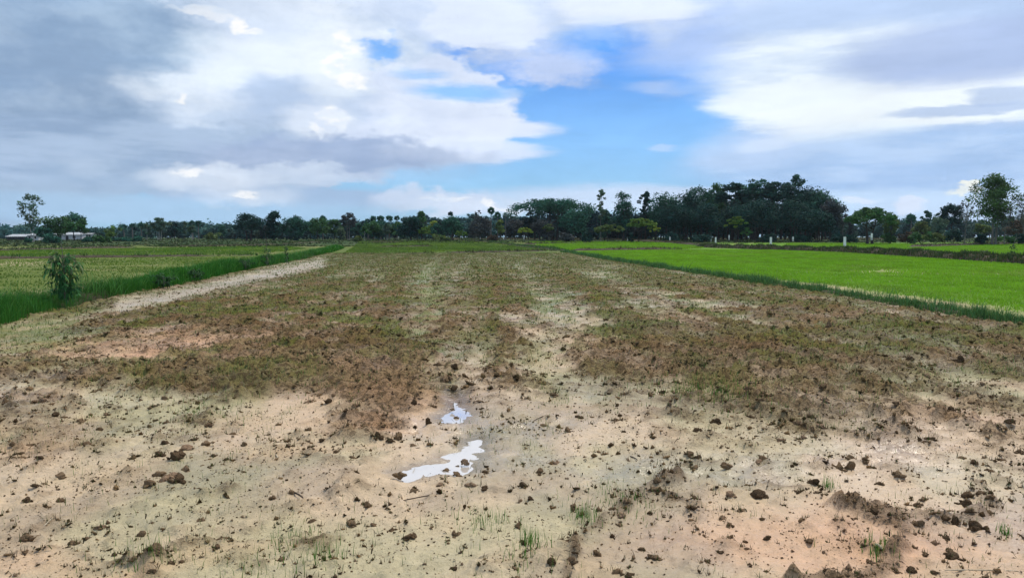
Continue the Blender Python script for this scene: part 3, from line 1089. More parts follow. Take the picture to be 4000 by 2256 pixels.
def clod_shape(sub, seed, amp=0.35):
    """a broken lump of earth: chipped faces, cracks, crumbly skin"""
    V, F = ico(sub)
    r = np.random.default_rng(seed)
    d = np.zeros(len(V))
    for f, a in ((1.5, 1.0), (3.0, 0.6), (6.0, 0.42), (11.0, 0.30)):
        for _ in range(3):
            k = r.normal(size=3) * f
            d += a * np.sin(V @ k + r.uniform(0, 6.28)) / 2.4
    V = V * np.maximum(1 + amp * d[:, None], 0.35)
    for _ in range(9):
        n = r.normal(size=3)
        n[2] = n[2] * 0.8 + 0.2
        n /= np.linalg.norm(n)
        h = r.uniform(0.42, 0.78)
        e = np.maximum(V @ n - h, 0)
        V = V - n[None] * e[:, None] * 0.92
    V = V * (1 + r.normal(0, 0.055, (len(V), 1)))
    V[:, 2] *= 0.80
    V[:, 0] *= 1.25
    return V, F


def clod_cluster(sub, k, seed, amp=0.45):
    """one crumbly lump: several broken pieces stuck together"""
    r = np.random.default_rng(seed)
    VV, FF, off = [], [], 0
    for i in range(k):
        V, F = clod_shape(sub, seed * 13 + i, amp)
        sc = (0.78 if i == 0 else r.uniform(0.22, 0.55))
        th = r.uniform(0, 6.28)
        rr = 0 if i == 0 else r.uniform(0.45, 0.95)
        a = r.uniform(0, 6.28)
        c, s_ = math.cos(a), math.sin(a)
        V = V @ np.array([[c, -s_, 0], [s_, c, 0], [0, 0, 1]])
        V = V * sc + np.array([rr * math.cos(th) * 1.15, rr * math.sin(th) * 0.85, (0.1 if i == 0 else r.uniform(-0.25, 0.35 * (1 - rr) + 0.05))])
        VV.append(V)
        FF.append(F + off)
        off += len(V)
    return np.concatenate(VV), np.concatenate(FF)


def scatter_field(n_per_m2, ymax, seed, power=1.0, ymin=3.6):
    r = np.random.default_rng(seed)
    # uniform over the visible trapezium
    A = 0.74 * (ymax ** 2 - ymin ** 2)
    n = int(A * n_per_m2)
    y = np.sqrt(r.uniform(ymin ** 2, ymax ** 2, n))
    x = r.uniform(-0.74, 0.74, n) * y
    ok = (x > xline(LB, y) + 0.8) & (x < xline(RB, y) - 0.3) & (y < FAR_Y)
    x, y = x[ok], y[ok]
    rough, pink, green, debris, wet = field_maps(x, y)
    clus = fbm(x * 2.6, y * 2.6, seed + 3, 3)
    p = rough ** np.where(y < 15, min(power, 0.72), power) * (0.30 + 1.5 * sstep(0.36, 0.64, clus)) + debris * (1.8 if n_per_m2 > 20 else 0.9 if n_per_m2 > 8 else 0.25)
    k = r.uniform(0, 1, len(x)) < p
    x, y = x[k], y[k]
    rough, pink, green, debris, wet = rough[k], pink[k], green[k], debris[k], wet[k]
    z = mud_height(x, y, rough)
    sd = puddle_sd(x, y)
    z = np.where(sd < 0.1, PUD_Z - 0.01, z)
    ok = (sd > 0.0) | (r.uniform(0, 1, len(x)) < 0.12)
    return x[ok], y[ok], z[ok], pink[ok], green[ok], debris[ok]


def build_clods():
    lists = []
    #       size  dens  ymax  power
    for i, (s, dens, ymax, pw) in enumerate(((0.010, 560, 8.5, 0.6), (0.020, 170, 17, 0.8), (0.036, 62, 36, 1.2), (0.060, 14, 93, 1.5), (0.098, 4.6, 93, 2.2))):
        x, y, z, pk, gr, db = scatter_field(dens, ymax, 500 + i, pw)
        r = np.random.default_rng(520 + i)
        sz = np.minimum(s * np.exp(r.normal(0, 0.28, len(x))), 0.040 + 0.0062 * y)
        lists.append((x, y, z, sz, pk, gr, db))
    x, y, z, sz, pk, gr, db = (np.concatenate([l[k] for l in lists]) for k in range(7))
    n = len(x)
    r = np.random.default_rng(555)
    app = sz / y
    # colour: shaded sides painted as a dark tone on many, some dried pale or pink like the ground they lie on
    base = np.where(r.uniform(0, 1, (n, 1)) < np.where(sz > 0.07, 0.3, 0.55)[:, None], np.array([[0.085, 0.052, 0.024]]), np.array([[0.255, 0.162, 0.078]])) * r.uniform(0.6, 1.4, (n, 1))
    pale = r.uniform(0, 1, n)
    t = (sstep(0.70, 1.0, pale) * 0.75)[:, None]
    base = base * (1 - t) + np.array([0.33, 0.235, 0.15])[None] * t
    t = (pk * 0.35)[:, None]
    base = base * (1 - t) + np.array([0.36, 0.22, 0.14])[None] * t
    t = (np.clip(gr * 0.5 + r.uniform(0, 0.5, n) * sstep(8, 20, y), 0, 0.75))[:, None]
    base = base * (1 - t) + np.array([0.11, 0.115, 0.04])[None] * t
    order = np.argsort(-app)
    hero = [k for k in order[:230]]
    rest = order[230:]
    # --- the 230 that show largest, one object each, twelve shapes shared
    shapes = []
    for q in range(12):
        V, F = clod_cluster(2, 6 + q % 4, 900 + q)
        shapes.append((V, F))
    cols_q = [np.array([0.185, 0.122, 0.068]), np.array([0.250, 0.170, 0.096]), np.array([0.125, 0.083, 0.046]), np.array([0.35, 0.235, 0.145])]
    meshes = {}
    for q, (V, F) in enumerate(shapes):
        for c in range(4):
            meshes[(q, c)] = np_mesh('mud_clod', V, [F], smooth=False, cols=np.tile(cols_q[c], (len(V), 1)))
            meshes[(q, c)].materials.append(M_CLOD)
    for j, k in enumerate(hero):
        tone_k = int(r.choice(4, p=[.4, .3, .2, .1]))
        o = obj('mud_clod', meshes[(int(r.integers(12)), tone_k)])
        s = sz[k] * 0.5
        o.location = (x[k], y[k], z[k] + s * 0.05)
        o.scale = (s * r.uniform(0.9, 1.35), s * r.uniform(0.8, 1.2), s * r.uniform(0.8, 1.15))
        o.rotation_euler = (r.uniform(-.4, .4), r.uniform(-.4, .4), r.uniform(0, 6.28))
        tone = ('brown', 'light brown', 'dark brown', 'pale pinkish')[tone_k]
        pxk, pyk = proj(x[k], y[k])
        side = ('at the far left', 'left of the puddles', 'level with the puddles', 'right of the puddles', 'toward the right', 'at the far right')[int(np.clip((pxk + 200) // 733, 0, 5))]
        far = 'near the bottom edge' if pyk > 2000 else 'in the near mud' if pyk > 1800 else 'in the middle mud' if pyk > 1600 else 'in the ploughed bands'
        tag(o, f'small {tone} clod {far} {side}', 'clod', 'mud clods strewn over the near field')
    # --- all others in one object
    protoL = [clod_shape(1, 930 + q, 0.5) for q in range(8)]
    V80, F80 = zip(*[clod_cluster(1, 4, 950 + q, 0.6) for q in range(8)])
    parts = []

    def bake(sel, protos, seed):
        rr = np.random.default_rng(seed)
        which = rr.integers(len(protos), size=len(sel))
        out = []
        for q, (V, F) in enumerate(protos):
            kk = sel[which == q]
            if not len(kk):
                continue
            M = rot_euler(len(kk), 0.5, rr)
            S = sz[kk] * 0.5
            sc3 = np.stack([S * rr.uniform(0.85, 1.5, len(kk)), S * rr.uniform(0.8, 1.2, len(kk)), S * rr.uniform(0.7, 1.15, len(kk))], 1)
            W_ = np.einsum('nij,nvj->nvi', M, V[None] * sc3[:, None, :])
            W_ += np.stack([x[kk], y[kk], z[kk] + S * 0.08], 1)[:, None, :]
            FF = F[None] + (np.arange(len(kk)) * len(V))[:, None, None]
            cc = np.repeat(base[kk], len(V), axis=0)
            out.append((W_.reshape(-1, 3), FF.reshape(-1, 3), cc))
        return out
    parts += bake(rest[:3600], list(zip(V80, F80)), 61)
    # 20-sided ones further down
    V20 = [clod_shape(1, 970 + q, 0.6) for q in range(10)]
    tail = rest[3600:]
    parts += bake(tail[app[tail] > 0.0042], V20, 62)
    # crumbs: eight-sided chips
    V8 = []
    for q in range(8):
        rr = np.random.default_rng(990 + q)
        v = np.array([[1, 0, 0], [-1, 0, 0], [0, 1, 0], [0, -1, 0], [0, 0, .8], [0, 0, -.5]], float) * rr.uniform(0.6, 1.3, (6, 1)) + rr.normal(0, .15, (6, 3))
        V8.append((v, np.array([[0, 2, 4], [2, 1, 4], [1, 3, 4], [3, 0, 4], [2, 0, 5], [1, 2, 5], [3, 1, 5], [0, 3, 5]])))
    parts += bake(tail[app[tail] <= 0.0042], V8, 63)
    off, VV, FF, CC = 0, [], [], []
    for V, F, c in parts:
        VV.append(V)
        FF.append(F + off)
        CC.append(c)
        off += len(V)
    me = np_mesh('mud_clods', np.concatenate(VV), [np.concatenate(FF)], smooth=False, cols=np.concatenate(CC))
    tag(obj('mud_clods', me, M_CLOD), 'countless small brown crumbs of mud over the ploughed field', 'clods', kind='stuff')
    # dead stubs and roots sticking out of the larger clods
    kk = np.repeat(order[:2600], 5)
    m_ = len(kk)
    jx = r.normal(0, 0.42, m_) * sz[kk]
    jy = r.normal(0, 0.42, m_) * sz[kk]
    cs = np.where(r.uniform(0, 1, (m_, 1)) < 0.5, np.array([[0.050, 0.085, 0.025]]), np.array([[0.075, 0.060, 0.032]]))
    blades('stubble', x[kk] + jx, y[kk] + jy, z[kk] + sz[kk] * 0.10, (0.018 + 0.5 * sz[kk]) * r.uniform(0.5, 1.4, m_), 0.0022 + 0.0005 * y[kk], cs, 1.0, 2, 77,
           'short dead stubs and roots sticking out of the mud clods', 'stubble', 0.3)
    print('CLODS', n, 'faces', sum(len(f) for f in FF))
    return meshes, shapes


CLOD_MESH, CLOD_SHAPES = build_clods()


# ------------------------------------------------------------------ rice seedlings
def build_seedlings():
    r = np.random.default_rng(71)
    X, Y, H, Wd, C = [], [], [], [], []
    for dens, y0, y1, hgt, wide in ((170, 3.7, 8, 0.080, 0.0042), (170, 8, 16, 0.075, 0.0075), (75, 16, 36, 0.08, 0.014), (16, 36, 93, 0.10, 0.032)):
        A = 0.74 * (y1 ** 2 - y0 ** 2)
        n = int(A * dens)
        y = np.sqrt(r.uniform(y0 ** 2, y1 ** 2, n))
        x = r.uniform(-0.74, 0.74, n) * y
        ok = (x > xline(LB, y) + 0.7) & (x < xline(RB, y) - 0.3) & (y < FAR_Y)
        x, y = x[ok], y[ok]
        rough, pink, green, debris, wet = field_maps(x, y)
        cl = fbm(x * 1.7, y * 1.7, 73, 4)
        p = 0.16 * sstep(0.40, 0.60, cl) + 1.0 * green * sstep(0.34, 0.56, cl) + 0.25 * sstep(0.62, 0.72, fbm(x * 0.9, y * 0.9, 79, 3))
        k = (r.uniform(0, 1, len(x)) < p) & (puddle_sd(x, y) > 0.02)
        x, y, g = x[k], y[k], green[k]
        X.append(x)
        Y.append(y)
        H.append(hgt * r.uniform(0.5, 1.35, len(x)) * (0.8 + 0.5 * g))
        Wd.append(wide * r.uniform(0.7, 1.3, len(x)))
        t = r.uniform(0, 1, (len(x), 1)) ** 1.5
        C.append(np.array([0.105, 0.200, 0.045])[None] * (1 - t) + np.array([0.20, 0.24, 0.09])[None] * t)
    # tussocks at the front edge
    for (px, py, n, sp, hg) in ((1885, 2050, 60, 0.13, 0.11), (1940, 2040, 30, 0.06, 0.11), (2060, 2200, 40, 0.09, 0.13), (2290, 2030, 70, 0.05, 0.13),
                                (2070, 2130, 60, 0.04, 0.15), (560, 2190, 50, 0.16, 0.10), (620, 2215, 22, 0.05, 0.11), (1010, 2230, 60, 0.14, 0.10),
                                (2440, 1965, 150, 0.16, 0.09), (3420, 2160, 80, 0.05, 0.12), (2740, 1530, 260, 0.40, 0.11), (2720, 1550, 120, 0.3, 0.10),
                                (1130, 2120, 60, 0.1, 0.10), (3240, 1905, 40, 0.03, 0.12), (3930, 2090, 40, 0.03, 0.1), (1270, 2200, 70, .1, .13)):
        q = gp(px, py)
        X.append(q[0] + r.normal(0, sp, n))
        Y.append(q[1] + r.normal(0, sp * 1.3, n))
        H.append(hg * r.uniform(0.5, 1.2, n))
        Wd.append(np.full(n, 0.0048 if py > 1800 else 0.008))
        C.append(np.tile(np.array([0.085, 0.205, 0.035]), (n, 1)))
    x, y = np.concatenate(X), np.concatenate(Y)
    rough = field_maps(x, y)[0]
    z = mud_height(x, y, rough) - 0.01
    blades('rice_seedlings', x, y, z, np.concatenate(H), np.concatenate(Wd), np.concatenate(C), 0.45, 2, 72,
           'thin green rice seedlings sprouting across the ploughed mud', 'seedlings', 0.3)
    print('SEED', len(x))

    # bright rice in the plots at the right
    def rice(name, poly, dens, y0, y1, hgt, lab, col, seed, bare=True, sparse=0.0):
        rr = np.random.default_rng(seed)
        xs = [p[0] for p in poly]
        n = int(dens * (max(xs) - min(xs)) * (y1 - y0))
        u = rr.uniform(0, 1, n)
        g = 1.0                                   # denser near
        y = y0 * (y1 / y0) ** u
        x = rr.uniform(min(xs), max(xs), n)
        k = in_poly(x, y, poly) & (np.abs(x) < 0.72 * y)
        x, y = x[k], y[k]
        if bare:
            xr = xline(RB, y)
            b = np.exp(-((x - xr - 1.5) / 0.95) ** 2) * sstep(44, 30, y) + 0.6 * e_(*proj(x, y), 3450, 1060, 90, 6)
            k = rr.uniform(0, 1, len(x)) > b * 1.5
            x, y = x[k], y[k]
        if sparse:
            k = fbm(x * 0.35, y * 0.35, seed, 4) + 0.35 * (rr.uniform(0, 1, len(x)) - .5) > sparse
            x, y = x[k], y[k]
        d = np.hypot(x, y)
        H = hgt * rr.uniform(0.6, 1.2, len(x)) * (0.8 + 0.4 * fbm(x * 0.5, y * 0.5, seed + 1, 3))
        Wd = np.maximum(0.010, d * 0.0015) * rr.uniform(0.6, 1.4, len(x))
        # patchy green: thinner, yellower and darker spots
        f1 = fbm(x * 0.22, y * 0.10, seed + 7, 4)[:, None]
        f2 = fbm(x * 0.9, y * 0.5, seed + 9, 3)[:, None]
        t = sstep(0.45, 0.70, f1) * 0.55
        col = (np.array(col)[None] * (1 - t) + np.array([0.22, 0.33, 0.05])[None] * t) * (0.72 + 0.5 * f2)
        blades(name, x, y, terrain(x, y) - 0.01, H, Wd, col, 0.5, 1, seed, lab, 'rice', 0.13)
        print(name, len(x))
    rb = [(x + 0.4, y) for x, y in RB]
    bb = [(x - 1.0, y) for x, y in BIGB]
    poly = rb + bb[::-1]
    rice('rice_crop', poly, 58, 14.0, 118.0, 0.11, 'bright green young rice filling the plot at right', G_RICE, 81)
    poly = line([(2200, 978), (2650, 975), (2740, 968), (2780, 962), (2480, 949), (2050, 950)])
    rice('rice_crop', poly, 12, 105, 215, 0.22, 'pale green rice in the plot beyond the dark dividing bank', G_RICE * 0.95, 82, False)
    poly = [(x + 2.4, y) for x, y in BIGB[1:5]] + line([(3100, 948), (3600, 960), (4000, 958), (4600, 952)])
    rice('rice_crop', poly, 14, 52, 190, 0.2, 'bright rice behind the high bank with fence posts', G_RICE, 83, False)
    # thin seedlings in the fields at the left and beyond
    poly = [(x - 1.4, y) for x, y in LB] + line([(1000, 999), (0, 1013), (-600, 1022)]) + [(-40, 14)]
    rice('rice_seedlings', poly, 24, 14, 76, 0.10, 'sparse olive seedlings in the field left of the grassy bank', np.array([0.125, 0.20, 0.04]), 84, False, 0.40)
    poly = line([(-400, 1009), (1000, 994), (1200, 970), (1100, 960), (500, 970), (-400, 985)])
    rice('rice_seedlings', poly, 9, 74, 160, 0.15, 'green seedlings between the two banks at left', np.array([0.11, 0.21, 0.035]), 85, False, 0.30)
    poly = line([(1340, 990), (2190, 976), (1980, 956), (1800, 950), (1400, 952)])
    rice('rice_seedlings', poly, 9, 94, 230, 0.15, 'thin green seedlings in the fields beyond the ploughed strip', np.array([0.12, 0.20, 0.04]), 86, False, 0.36)
    rr = np.random.default_rng(91)
    n = 16000
    y = 150 * (270 / 150) ** rr.uniform(0, 1, n)
    x = rr.uniform(-0.72, 0.72, n) * y
    k = ((y > 196) | (x < xline(LB, y) - 2)) & (fbm(x * 0.12, y * 0.12, 93, 3) > 0.40)
    x, y = x[k], y[k]
    t = fbm(x * 0.2, y * 0.2, 95, 3)[:, None]
    c = np.array([0.035, 0.070, 0.028])[None] * (1 - t) + np.array([0.085, 0.095, 0.045])[None] * t
    blades('rough_grass', x, y, terrain(x, y) - 0.02, 0.26 * rr.uniform(0.4, 1.5, len(x)), 0.7 * rr.uniform(0.5, 1.3, len(x)), c * 0.85, 0.5, 1, 92,
           'rough dark grass and weeds before the distant trees', 'grass', 0.3)


build_seedlings()


# ------------------------------------------------------------------ trampled weeds and rotting straw in the mud
def build_litter():
    r = np.random.default_rng(611)
    X, Y = [], []
    for dens, y0, y1 in ((260, 3.7, 8), (120, 8, 14), (50, 14, 24)):
        n = int(0.74 * (y1 ** 2 - y0 ** 2) * dens)
        y = np.sqrt(r.uniform(y0 ** 2, y1 ** 2, n))
        x = r.uniform(-0.74, 0.74, n) * y
        ok = (x > xline(LB, y) + 0.7) & (x < xline(RB, y) - 0.3)
        x, y = x[ok], y[ok]
        rough, pink, green, debris, wet = field_maps(x, y)
        cl = fbm(x * 2.1, y * 2.1, 615, 4)
        p = (0.06 + 0.45 * rough) * sstep(0.38, 0.66, cl) + 0.9 * debris
        k = (r.uniform(0, 1, len(x)) < p) & (puddle_sd(x, y) > -0.03)
        X.append(x[k])
        Y.append(y[k])
    x, y = np.concatenate(X), np.concatenate(Y)
    n = len(x)
    rough = field_maps(x, y)[0]
    z = mud_height(x, y, rough) + 0.004
    th = r.uniform(0, 2 * np.pi, n)
    L = r.uniform(0.012, 0.055, n) * (0.7 + y * 0.03)
    w = r.uniform(0.002, 0.006, n) * (0.8 + y * 0.06)
    up = np.where(r.uniform(0, 1, n) < 0.35, r.uniform(0.2, 0.9, n), r.uniform(0.0, 0.15, n)) * L
    dx, dy = np.cos(th), np.sin(th)
    A = np.stack([x, y, z], 1)
    B = np.stack([x + dx * L * .5, y + dy * L * .5, z + up * 0.7 + 0.003], 1)
    C = np.stack([x + dx * L, y + dy * L, z + up], 1)
    s = np.stack([-dy * w, dx * w, np.zeros(n)], 1)
    V = np.concatenate([A - s * .6, A + s * .6, B - s, B + s, C])
    k = np.arange(n)
    F4 = np.stack([k, n + k, 3 * n + k, 2 * n + k], 1)
    F3 = np.stack([2 * n + k, 3 * n + k, 4 * n + k], 1)
    t = r.uniform(0, 1, (n, 1))
    c = np.where(t < 0.6, np.array([[0.045, 0.034, 0.020]]), np.where(t < 0.88, np.array([[0.055, 0.060, 0.022]]), np.array([[0.24, 0.19, 0.11]])))
    c = c * r.uniform(0.6, 1.4, (n, 1))
    me = np_mesh('plant_litter', V, [F4, F3], cols=np.concatenate([c] * 5))
    tag(obj('plant_litter', me, M_BLADE), 'dark scraps of rotting weeds and straw strewn over the mud', 'litter', kind='stuff')
    print('LITTER', n)


build_litter()


# ------------------------------------------------------------------ trees
T_DARK = (0.019, 0.062, 0.050)
T_TEAL = (0.036, 0.120, 0.080)
T_MID = (0.058, 0.145, 0.050)
T_OLIVE = (0.105, 0.158, 0.054)
T_LIGHT = (0.112, 0.203, 0.045)
T_YEL = (0.203, 0.277, 0.045)
T_GREY = (0.060, 0.074, 0.074)
T_PALE = (0.095, 0.165, 0.105)
T_BROWN = (0.090, 0.075, 0.054)


class Tubes:
    def __init__(self, sides=6):
        self.V, self.F, self.n, self.k = [], [], 0, sides

    def add(self, pts, rad):
        pts = np.asarray(pts, float)
        m, k = len(pts), self.k
        tan = np.gradient(pts, axis=0)
        tan /= np.linalg.norm(tan, axis=1)[:, None] + 1e-9
        ref = np.where(np.abs(tan[:, 2:3]) > 0.9, np.array([[1.0, 0, 0]]), np.array([[0, 0, 1.0]]))
        a = np.cross(tan, ref)
        a /= np.linalg.norm(a, axis=1)[:, None] + 1e-9
        b = np.cross(tan, a)
        th = np.linspace(0, 2 * np.pi, k, endpoint=False)
        ring = pts[:, None] + np.asarray(rad)[:, None, None] * (np.cos(th)[None, :, None] * a[:, None] + np.sin(th)[None, :, None] * b[:, None])
        self.V.append(ring.reshape(-1, 3))
        i = np.arange(m - 1)[:, None] * k
        j = np.arange(k)[None]
        j2 = (j + 1) % k
        F = np.stack([i + j, i + j2, i + k + j2, i + k + j], -1).reshape(-1, 4) + self.n
        self.F.append(F)
        self.n += m * k

    def mesh(self, name):
        return np_mesh(name, np.concatenate(self.V), [np.concatenate(self.F)], smooth=True)


def bez(p0, p1, p2, n):
    t = np.linspace(0, 1, n)[:, None]
    return (1 - t) ** 2 * p0 + 2 * t * (1 - t) * p1 + t ** 2 * p2


def leaf_cloud(r, cen, rad, per, size, col, flat=0.8, up=0.5, var=0.35, aspect=0.6):
    """leafy faces spread through clumps: cen (n,3), rad (n,), per leaves each"""
    n = len(cen)
    k = np.repeat(np.arange(n), per)
    N = len(k)
    d = r.normal(size=(N, 3))
    d /= np.linalg.norm(d, axis=1)[:, None]
    rr = r.uniform(0.25, 1.0, N) ** 0.55 * (1 + 0.18 * r.normal(size=N))
    off = d * (rr * rad[k])[:, None]
    off[:, 2] *= flat
    p = cen[k] + off
    nr = d * 0.8 + r.normal(size=(N, 3)) * 0.7 + np.array([0, 0, up])
    nr /= np.linalg.norm(nr, axis=1)[:, None]
    a = np.cross(nr, r.normal(size=(N, 3)))
    a /= np.linalg.norm(a, axis=1)[:, None] + 1e-9
    b = np.cross(nr, a)
    L = (size * r.uniform(0.6, 1.5, N))[:, None]
    w = L * aspect * r.uniform(0.7, 1.3, (N, 1))
    V = np.stack([p - a * L * 0.5, p + b * w * 0.5 + a * L * 0.1, p + a * L * 0.5 - nr * L * 0.15, p - b * w * 0.5 - a * L * 0.05], 1)
    F = np.arange(N * 4).reshape(N, 4)
    f = r.uniform(1 - var, 1 + var, (N, 1)) * r.uniform(0.75, 1.3, (n, 1))[k]
    hue = r.uniform(-0.12, 0.2, (n, 1))[k]
    c = np.clip(np.array(col)[None] * f * np.concatenate([1 + hue, np.ones((N, 1)), 1 - hue * 0.5], 1), 0.002, 1)
    return V.reshape(-1, 3), F, np.repeat(c, 4, axis=0)


def crown_points(r, kind, H, W_, cb, n):
    """clump centres and radii for a crown of height H, width W_"""
    R_ = W_ / 2
    th = r.uniform(0, 2 * np.pi, n)
    if kind == 'umbrella':
        rho = np.sqrt(r.uniform(0.02, 1, n))
        lay = r.uniform(0, 1, n) ** 1.6
        z = H * (1 - (1 - cb) * (0.10 + 0.38 * rho ** 2.2 + 0.45 * lay * (1 - 0.5 * rho)))
        rad = W_ * r.uniform(0.055, 0.095, n)
        rho = rho * 0.93
    elif kind == 'tall':
        z01 = r.uniform(0, 1, n)
        prof = np.sqrt(np.clip(1 - (2 * z01 - 0.85) ** 2 / 1.35, 0.05, 1))
        rho = prof * np.sqrt(r.uniform(0.05, 1, n)) * 0.82
        z = H * (cb + (1 - cb) * (0.04 + 0.90 * z01))
        rad = W_ * r.uniform(0.13, 0.21, n)
    elif kind == 'airy':
        z01 = r.uniform(0, 1, n)
        prof = np.sqrt(np.clip(1 - (2 * z01 - 0.9) ** 2 / 1.3, 0.04, 1))
        rho = prof * r.uniform(0.1, 1, n) * 0.88
        z = H * (cb + (1 - cb) * (0.03 + 0.93 * z01))
        rad = W_ * r.uniform(0.07, 0.13, n)
    elif kind == 'bush':
        rho = np.sqrt(r.uniform(0, 1, n)) * 0.85
        z = H * (0.12 + 0.75 * np.sqrt(np.clip(1 - rho ** 2, 0, 1)) * r.uniform(0.2, 1, n))
        rad = W_ * r.uniform(0.10, 0.17, n)
    else:                                   # round, oak, bare
        u = r.uniform(-0.75, 1, n)
        sh = r.uniform(0.35, 1, n) ** 0.5
        q = np.sqrt(np.clip(1 - u * u, 0, 1))
        rho = q * sh * 0.86
        zc = cb + (1 - cb) * 0.46
        z = H * (zc + (1 - cb) * 0.46 * u * sh)
        rad = W_ * (r.uniform(0.11, 0.18, n) if kind == 'round' else r.uniform(0.075, 0.125, n))
    k = 1 + 0.22 * np.sin(th * 2 + r.uniform(0, 6)) + 0.12 * np.sin(th * 3 + r.uniform(0, 6))
    return np.stack([R_ * rho * k * np.cos(th), R_ * rho * k * np.sin(th) * 0.9, z], 1), rad


def make_tree(name, px, D, top, wpx, kind, col, label, cb=0.3, n=30, per=55, ls=None, bark=None, trunk=1.0, stems=1, fork=0.35, seed=None, group=None, cat='tree', lean=0.0, dens=1.0):
    r = np.random.default_rng(seed if seed is not None else int(px * 7 + D))
    x, y, z0 = place(px, D)
    d = ray(px, top)
    H = CAM_H + d[2] / d[1] * D - z0
    W_ = wpx / FPX * D
    ls = ls or D * 0.0023
    root = empty(name, (x, y, z0 - 0.05))
    tag(root, label, cat, group)
    bark = bark or M_BARK
    cen, rad = crown_points(r, kind, H, W_, cb, n)
    cen[:, 0] += lean * (cen[:, 2] / H) * H
    T = Tubes(6)
    rt = max(0.012 * H + 0.010 * W_, 0.10) * trunk
    zf = H * max(0.08, cb * (1 - fork) + 0.05)
    starts = []
    for s in range(stems):
        bx = (s - (stems - 1) / 2) * rt * 2.6
        topx = bx * 2.2 + lean * zf + r.normal(0, 0.02) * H
        ht = H * (0.80 if kind in ('airy', 'tall') else min(0.62, cb + 0.22))
        ppts = bez(np.array([bx, 0, 0]), np.array([bx * 1.2 + r.normal(0, .02) * H, r.normal(0, .02) * H, ht * 0.5]),
                   np.array([topx + lean * (ht - zf), r.normal(0, .03) * H, ht]), 9)
        rr = rt / math.sqrt(stems) * np.linspace(1.0, 0.28, 9)
        rr[0] *= 1.45
        T.add(ppts, rr)
        starts.append((ppts, rr))
    m = min(n, 16 if kind in ('umbrella', 'oak', 'bare', 'round') else 12)
    for q in r.choice(n, m, replace=False):
        pp, rr = starts[int(r.integers(len(starts)))]
        k = int(np.clip(np.searchsorted(pp[:, 2], min(max(zf, cen[q, 2] * 0.55), pp[-1, 2])), 1, 8))
        p0, p2 = pp[k], cen[q]
        mid = (p0 + p2) / 2 + np.array([0, 0, -0.05 * H if kind == 'umbrella' else 0.04 * H]) + r.normal(0, 0.03, 3) * W_
        nb = 6
        br = bez(p0, mid, p2, nb)
        T.add(br, rr[k] * 0.62 * np.linspace(1, 0.22, nb))
        if kind in ('bare', 'oak', 'airy'):
            for _ in range(9 if kind == 'bare' else 3):
                j = int(r.integers(2, nb))
                e = br[j] + r.normal(0, 0.11, 3) * W_ + np.array([0, 0, 0.08 * H])
                T.add(bez(br[j], (br[j] + e) / 2 + r.normal(0, .02, 3) * W_, e, 4), rr[k] * 0.20 * np.linspace(1, 0.25, 4))
    if kind == 'bush':
        T = Tubes(4)
        for _ in range(7):
            e = cen[int(r.integers(n))]
            T.add(bez(np.zeros(3), e * 0.5 + r.normal(0, .05, 3) * W_, e, 5), rt * 0.4 * np.linspace(1, .3, 5))
    obj('trunk', T.mesh('trunk'), bark, root)
    flat = {'umbrella': 0.42, 'airy': 0.75, 'oak': 0.62}.get(kind, 0.75)
    V, F, C = leaf_cloud(r, cen, rad * 1.22, max(4, int(per * 1.38 * dens)), ls, col, flat, 0.6)
    obj('crown', np_mesh('crown', V, [F], cols=C), M_LEAF, root)
    return root


def make_palm(px, D, top, crown_px, label, name='sugar_palm', feather=False, seed=0, col=T_TEAL, group=None):
    r = np.random.default_rng(int(px * 3 + seed))
    x, y, z0 = place(px, D)
    d = ray(px, top)
    H = CAM_H + d[2] / d[1] * D - z0
    Rc = crown_px * 1.30 / FPX * D / 2
    root = empty(name, (x, y, z0 - 0.05))
    tag(root, label, 'palm', group)
    T = Tubes(6)
    hc = H - Rc
    T.add(bez(np.array([0, 0, 0.0]), np.array([r.normal(0, .2), 0, hc * .5]), np.array([r.normal(0, .15), 0, hc]), 8), np.linspace(0.26, 0.17, 8))
    obj('trunk', T.mesh('trunk'), M_BARKG, root)
    VV, FF, off = [], [], 0
    nf = 20
    for q in range(nf):
        u = r.uniform(-0.55, 1.0)
        th = r.uniform(0, 2 * np.pi)
        qd = math.sqrt(max(0, 1 - u * u))
        dirv = np.array([qd * math.cos(th), qd * math.sin(th), u])
        c = np.array([0, 0, hc])
        if feather:
            tipv = c + dirv * Rc * 1.0 + np.array([0, 0, -0.25 * Rc])
            mid = c + dirv * Rc * 0.55 + np.array([0, 0, 0.30 * Rc])
            pts = bez(c, mid, tipv, 7)
            side = np.cross(dirv, [0, 0, 1.0])
            side /= np.linalg.norm(side) + 1e-6
            for j in range(1, 7):
                for s in (-1, 1):
                    w = 0.26 * Rc * math.sin(math.pi * j / 7.5)
                    a, b = pts[j - 1], pts[j]
                    VV += [a, b, b + side * s * w + np.array([0, 0, -0.12 * Rc])]
                    FF.append([off, off + 1, off + 2])
                    off += 3
        else:
            hub = c + dirv * Rc * r.uniform(0.15, 0.48)
            side = np.cross(dirv, r.normal(size=3))
            side /= np.linalg.norm(side)
            n2 = np.cross(dirv, side)
            for j in range(9):
                a = (j - 4) / 4 * 1.75
                tip = hub + (dirv * math.cos(a) + side * math.sin(a)) * Rc * 0.58 * r.uniform(0.7, 1.15) + n2 * 0.05 * Rc * r.normal()
                t2 = (dirv * -math.sin(a) + side * math.cos(a)) * Rc * 0.10
                mid = hub + (tip - hub) * 0.6
                VV += [hub, mid + t2, tip, mid - t2]
                FF.append([off, off + 1, off + 2, off + 3])
                off += 4
    F = np.array(FF)
    V = np.array(VV)
    C = np.array(col)[None] * r.uniform(0.6, 1.5, (len(V), 1))
    obj('crown', np_mesh('crown', V, [F], cols=C), M_LEAF, root)
    return root


